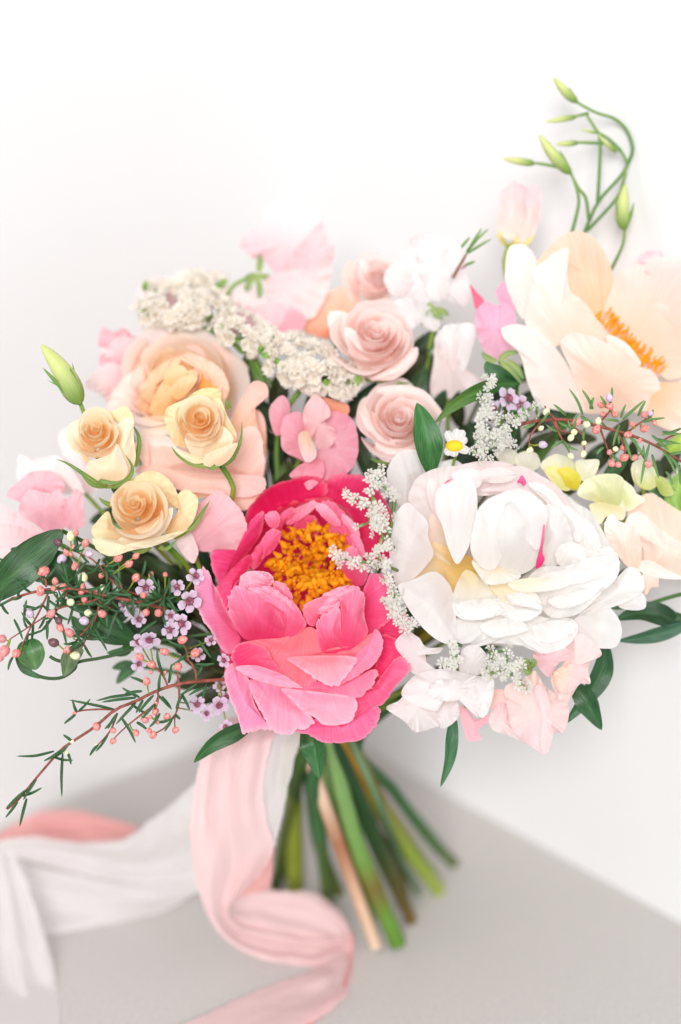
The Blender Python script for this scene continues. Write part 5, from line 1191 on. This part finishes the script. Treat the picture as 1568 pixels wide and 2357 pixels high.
leaf_thing('small blurred leaf behind the lilac flowers at the left', [('780,845 700,840 630,858', A2, -170, 30, {}), ('770,850 710,880 655,945', A2, -170, 34, {})], (320, 1535, -180), stem=[(318, 1533, -180), (450, 1560, -240), (720, 1650, -330)])
leaf_thing('bright green leaves at the right rim behind the stock florets', [('1500,420,-20 1470,360 1440,300 1400,250', A4, -110, 50, dict(c=(MG0, MG1))), ('1560,420 1540,340 1568,260 1600,200', A4, -100, 60, dict(c=(lin(120, 160, 60), lin(150, 185, 80)))), ('1420,330 1500,320 1600,380', A4, -105, 40, dict(c=(lin(40, 90, 44), MG0))), ('1480,120 1560,60 1640,-40', A4, -130, 40, dict(c=(lin(150, 180, 60), lin(170, 190, 90)))), ('1180,250 1240,190 1300,150', A4, -110, 36, dict(c=(DG0, MG0))), ('1080,460 1130,500 1160,540', A4, -110, 30, dict(c=(lin(150, 170, 70), lin(130, 160, 60))))],
           (1540, 1170, -120), stem=[(1530, 1170, -120), (1400, 1300, -220), (900, 1600, -320)])
rnd = random.Random(77)
FILL = [('dark leafy branch filling the gap above the pink peony', (700, 1090, -230), [(640, 1040), (620, 960), (840, 1060), (830, 1000), (560, 1160), (600, 1110), (660, 1120), (780, 1080), (860, 1110), (720, 930), (640, 900), (600, 1010), (690, 1060), (820, 930), (890, 1060), (650, 1000)]),
        ('dark leafy branch filling the left side under the cream roses', (400, 1380, -190), [(300, 1350), (400, 1330), (250, 1440), (450, 1340), (470, 1290), (350, 1400), (420, 1450), (500, 1540), (470, 1480), (220, 1330), (330, 1300), (380, 1370), (430, 1390), (480, 1420), (270, 1390), (360, 1460), (460, 1560), (190, 1380), (310, 1440), (400, 1420), (340, 1350), (280, 1320), (240, 1390), (440, 1500), (490, 1600), (380, 1320), (520, 1500), (300, 1290)]),
        ('dark leafy branch filling the right side under the peach peony', (1220, 1010, -200), [(1240, 1020), (1200, 930), (1380, 1050), (1500, 1120), (1540, 1060), (1270, 960), (1060, 1060), (1140, 1060), (1330, 1010), (1450, 1080), (1000, 960), (960, 900), (1090, 1000), (1320, 1120), (1180, 1000), (1420, 1010)]),
        ('leafy branch deep inside the bouquet behind the roses', (760, 1250, -290), [(500, 1100), (420, 1150), (950, 850), (1000, 780), (980, 870), (1050, 930), (560, 880), (900, 880), (760, 890), (960, 960), (250, 1190), (530, 1060), (1150, 900), (1200, 860)])]
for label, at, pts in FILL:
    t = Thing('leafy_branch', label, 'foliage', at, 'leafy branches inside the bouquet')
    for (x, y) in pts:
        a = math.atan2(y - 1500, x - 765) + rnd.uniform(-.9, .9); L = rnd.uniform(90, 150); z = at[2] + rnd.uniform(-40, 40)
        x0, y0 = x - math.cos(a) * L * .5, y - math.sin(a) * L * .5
        c = rnd.choice([(lin(24, 50, 28), lin(34, 70, 36)), (lin(28, 56, 28), lin(46, 80, 40)), (lin(44, 52, 28), lin(58, 72, 36))])  # leaf colours darkened to paint in the shade deep inside the bouquet
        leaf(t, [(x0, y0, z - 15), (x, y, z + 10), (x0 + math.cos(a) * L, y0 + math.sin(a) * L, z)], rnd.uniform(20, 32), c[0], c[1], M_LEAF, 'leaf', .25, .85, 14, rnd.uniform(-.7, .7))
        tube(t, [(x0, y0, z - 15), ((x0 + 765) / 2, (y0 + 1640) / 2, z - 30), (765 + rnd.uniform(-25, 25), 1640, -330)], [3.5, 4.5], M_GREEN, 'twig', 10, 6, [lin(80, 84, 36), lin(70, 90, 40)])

# ------------------------------------------------------------------ bare stem ends of the other flowers
for label, path, rad, cols in [
    ('thick dark green cut stem beside the pale green one', '1000,200 1015,300 1030,450 1044,592', 12, G_DARK),
    ('dark brown tipped cut stem between the two green ones', '1080,90 1180,330 1260,520 1312,652', 12, [lin(26, 60, 34), lin(30, 70, 42), lin(50, 80, 40), lin(120, 92, 40)]),
    ('olive cut stem half hidden by the ribbon edge', '955,110 930,300 900,440 880,540', 13, [lin(70, 96, 30), lin(120, 130, 30), lin(90, 110, 40), lin(70, 90, 40)]),
    ('short grey green cut stem at the back', '1200,250 1270,440 1335,560', 8, [lin(70, 100, 60), lin(110, 140, 100)] * 2),
    ('deep green leafy stem at the left of the bundle', '960,140 935,280 905,420 895,500', 15, [lin(40, 80, 30), lin(60, 96, 36)] * 2),
    ('bright green cut stem next to the tan one', '1010,70 1065,300 1130,500 1180,640', 12, G_MID),
    ('dark green cut stem behind the thick green one', '1060,70 1150,300 1230,480 1290,600', 13, G_DARK),
    ('yellow green cut stem right of the olive one', '1120,70 1215,260 1320,420 1380,500', 11, G_OLIVE),
    ('dull green cut stem behind the leaf under the pink peony', '985,70 1000,300 1030,440 1080,560', 13, G_DARK),
    ('ochre cut stem in the middle of the bundle', '1095,80 1190,250 1240,370 1290,560', 11, [lin(110, 110, 30), lin(170, 130, 40), lin(150, 120, 40), lin(120, 110, 50)])]:
    P = PT(path, A8); t = Thing('cut_stem', label, 'stem', (P[0][0], P[0][1], -330), 'cut stems of the bouquet')
    long_stem(t, (BIND[0] + rad, 1560, -300), path, rad, cols)

# ------------------------------------------------------------------ ribbons
def silk(name, c, c2, trans=.35, sheer=.1):
    m, nt, N, L = new_mat(name)
    at = N.new('ShaderNodeAttribute'); at.attribute_name = 'PUV'
    mp = N.new('ShaderNodeVectorMath'); mp.operation = 'MULTIPLY'; mp.inputs[1].default_value = (60, 400, 1); L.new(at.outputs['Vector'], mp.inputs[0])
    ns = N.new('ShaderNodeTexNoise'); ns.inputs['Scale'].default_value = 1; ns.inputs['Detail'].default_value = 3; L.new(mp.outputs[0], ns.inputs['Vector'])
    cr = N.new('ShaderNodeValToRGB'); cr.color_ramp.elements[0].position = .3; cr.color_ramp.elements[0].color = (*c2, 1); cr.color_ramp.elements[1].position = .7; cr.color_ramp.elements[1].color = (*c, 1)
    L.new(ns.outputs[0], cr.inputs[0])
    bp = N.new('ShaderNodeBump'); bp.inputs['Strength'].default_value = .2; bp.inputs['Distance'].default_value = .0006; L.new(ns.outputs[0], bp.inputs['Height'])
    b = N.new('ShaderNodeBsdfPrincipled'); b.inputs['Roughness'].default_value = .6; b.inputs['Specular IOR Level'].default_value = .2; b.inputs['Sheen Weight'].default_value = .25
    L.new(cr.outputs[0], b.inputs['Base Color']); L.new(bp.outputs[0], b.inputs['Normal'])
    tr = N.new('ShaderNodeBsdfTranslucent'); L.new(cr.outputs[0], tr.inputs['Color'])
    mx = N.new('ShaderNodeMixShader'); mx.inputs[0].default_value = trans; L.new(b.outputs[0], mx.inputs[1]); L.new(tr.outputs[0], mx.inputs[2])
    tp = N.new('ShaderNodeBsdfTransparent'); m2 = N.new('ShaderNodeMixShader'); m2.inputs[0].default_value = sheer
    L.new(mx.outputs[0], m2.inputs[1]); L.new(tp.outputs[0], m2.inputs[2])
    o = N.new('ShaderNodeOutputMaterial'); L.new(m2.outputs[0], o.inputs['Surface'])
    return m


M_RIBP = silk('pink_silk', lin(248, 220, 220), lin(245, 212, 213))
M_RIBW = silk('white_silk', lin(246, 243, 243), lin(240, 236, 237), .4, .25)
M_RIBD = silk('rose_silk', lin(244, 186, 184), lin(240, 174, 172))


def strip(root, rows, mat, T=A8, ripple=10, folds=2.0, seed=1, name='strip', nu=60, nv=25, fray=4.0, sag=0):
    """cloth strip lofted over rows (lx,ly,lz,rx,ry,rz); z None = lying on the table"""
    R = []
    for r in rows:
        a = [T[0] + r[0] * T[2], T[1] + r[1] * T[2]]; b = [T[0] + r[3] * T[2], T[1] + r[4] * T[2]]
        za = TZ(*a) + 14 if r[2] is None else r[2]; zb = TZ(*b) + 14 if r[5] is None else r[5]
        R.append((a[0], a[1], za, b[0], b[1], zb))
    C = catmull(R, nu); v = []; uv = []
    for i, c in enumerate(C):
        u = i / (nu - 1)
        for j in range(nv):
            q = j / (nv - 1); e = min(q, 1 - q)
            w = math.hypot(c[3] - c[0], c[4] - c[1])
            rp = ripple * min(1, w / 60)
            zz = c[2] + (c[5] - c[2]) * q + rp * (math.sin(q * math.tau * folds + 2.2 * nz(u * 2.2, 0, seed)) * .6 + nz(q * 3.2, u * 3.5, seed)) * (.5 + .5 * min(1, e * 5)) + sag * math.sin(q * math.pi)
            zz += rp * .22 * nz(q * 9, u * 16, seed + 2) + rp * .12 * nz(q * 22, u * 9, seed + 6)
            fx = fray * nz(i * 2.3, q * 1.1, seed + 5) if (j == 0 or j == nv - 1) else 0
            x = c[0] + (c[3] - c[0]) * q + fx; y = c[1] + (c[4] - c[1]) * q + fx
            zz = max(zz, TZ(x, y) + 5)
            v.append(W(x, y, zz)); uv.append((q, u * 2, seed))
    return link_mesh(name, v, grid_faces(nu, nv), mat, root, None, uv)


rb = Thing('ribbon', 'wide pink silk ribbon falling in front of the stems and folding back on the table', 'ribbon', (760, 1690, -150))
strip(rb, [(730, 0, -250, 900, 0, -250), (695, 40, -190, 885, 40, -200), (648, 110, -160, 862, 100, -180), (620, 230, -180, 838, 215, -190), (606, 350, -210, 850, 330, -220), (616, 470, -250, 872, 430, -270),
           (640, 580, -300, 800, 540, -350), (690, 680, -350, 738, 600, -400), (760, 740, -400, 770, 650, -440), (850, 778, -440, 860, 672, -470), (930, 792, -460, 945, 690, -490), (1010, 797, -480, 1030, 700, -500), (1086, 758, -500, 1104, 705, -510)], M_RIBP, ripple=30, folds=1.6, seed=3, nu=140, nv=37)
strip(rb, [(874, 420, -290, 790, 440, -300), (870, 490, -350, 752, 515, -350), (862, 552, -400, 738, 580, -400)], M_RIBD, ripple=8, folds=1, seed=4, nu=24)  # shaded underside of the fold, its shade painted with darker silk
strip(rb, [(732, 562, -460, 748, 640, -430), (800, 552, -500, 805, 672, -470), (900, 556, -520, 900, 700, -500), (1000, 562, -540, 1000, 712, -510), (1062, 604, -540, 1062, 720, -520), (1112, 664, -530, 1096, 740, -520), (1124, 745, -520, 1100, 772, -515)], M_RIBP, ripple=14, folds=1.3, seed=6, nu=50)
strip(rb, [(1104, 735, -512, 1126, 700, -520), (1070, 772, -500, 1128, 800, -505), (1000, 806, None, 1108, 885, None), (900, 846, None, 1040, 945, None), (760, 900, None, 965, 990, None), (600, 975, None, 880, 1045, None), (480, 1030, None, 780, 1090, None)], M_RIBP, ripple=12, folds=1.2, seed=7, nu=60)
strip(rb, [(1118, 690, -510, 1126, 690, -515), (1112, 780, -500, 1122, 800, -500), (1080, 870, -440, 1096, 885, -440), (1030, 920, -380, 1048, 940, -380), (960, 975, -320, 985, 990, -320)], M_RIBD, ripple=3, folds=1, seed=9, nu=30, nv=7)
strip(rb, [(985, -10, -250, 985, 70, -262), (1040, -14, -240, 1045, 74, -252), (1090, -14, -250, 1100, 72, -262), (1130, -20, -290, 1150, 60, -300)], M_RIBP, ripple=6, folds=1, seed=11, nu=20, nv=11, name='wrap')
rw = Thing('ribbon', 'white silk ribbon looping out to the left of the stems', 'ribbon', (640, 1720, -260))
strip(rw, [(860, 20, -230, 975, 30, -260), (842, 110, -210, 948, 108, -240), (834, 215, -220, 926, 200, -240), (838, 300, -240, 908, 290, -260), (864, 370, -270, 888, 370, -280), (872, 412, -285, 880, 412, -290)], M_RIBW, ripple=12, folds=1.2, seed=13, nu=34)
strip(rw, [(690, 140, -330, 690, 555, -500), (620, 215, -380, 620, 558, -520), (550, 280, -430, 550, 560, -540), (470, 338, -490, 470, 550, -560), (400, 388, -540, 400, 535, -590), (300, 402, -570, 300, 515, -610), (200, 396, -580, 200, 490, -620), (110, 382, -580, 110, 466, -620), (40, 388, -560, 40, 452, -600), (-30, 400, -540, -30, 450, -560)], M_RIBW, ripple=34, folds=1.4, seed=14, nu=70)
strip(rw, [(640, 552, -520, 612, 572, -560), (550, 556, -560, 505, 628, -640), (440, 545, -600, 400, 652, None), (330, 525, -640, 300, 672, None), (220, 500, -660, 190, 692, None), (110, 478, -650, 140, 690, None), (60, 462, -620, 100, 640, -640)], M_RIBW, ripple=14, folds=1, seed=15, nu=50)
strip(rw, [(-60, 420, -560, 50, 440, -580), (-60, 520, -520, 84, 520, -540), (-60, 620, -470, 118, 620, -500), (-60, 720, -420, 150, 720, -450), (-60, 820, -370, 176, 820, -410), (-60, 920, -330, 190, 920, -350), (-60, 1010, -300, 190, 1010, -320)], M_RIBW, ripple=22, folds=2.4, seed=16, nu=60)
rk = Thing('ribbon', 'crumpled rose pink ribbon end lying behind the white ribbon', 'ribbon', (150, 1900, -760))
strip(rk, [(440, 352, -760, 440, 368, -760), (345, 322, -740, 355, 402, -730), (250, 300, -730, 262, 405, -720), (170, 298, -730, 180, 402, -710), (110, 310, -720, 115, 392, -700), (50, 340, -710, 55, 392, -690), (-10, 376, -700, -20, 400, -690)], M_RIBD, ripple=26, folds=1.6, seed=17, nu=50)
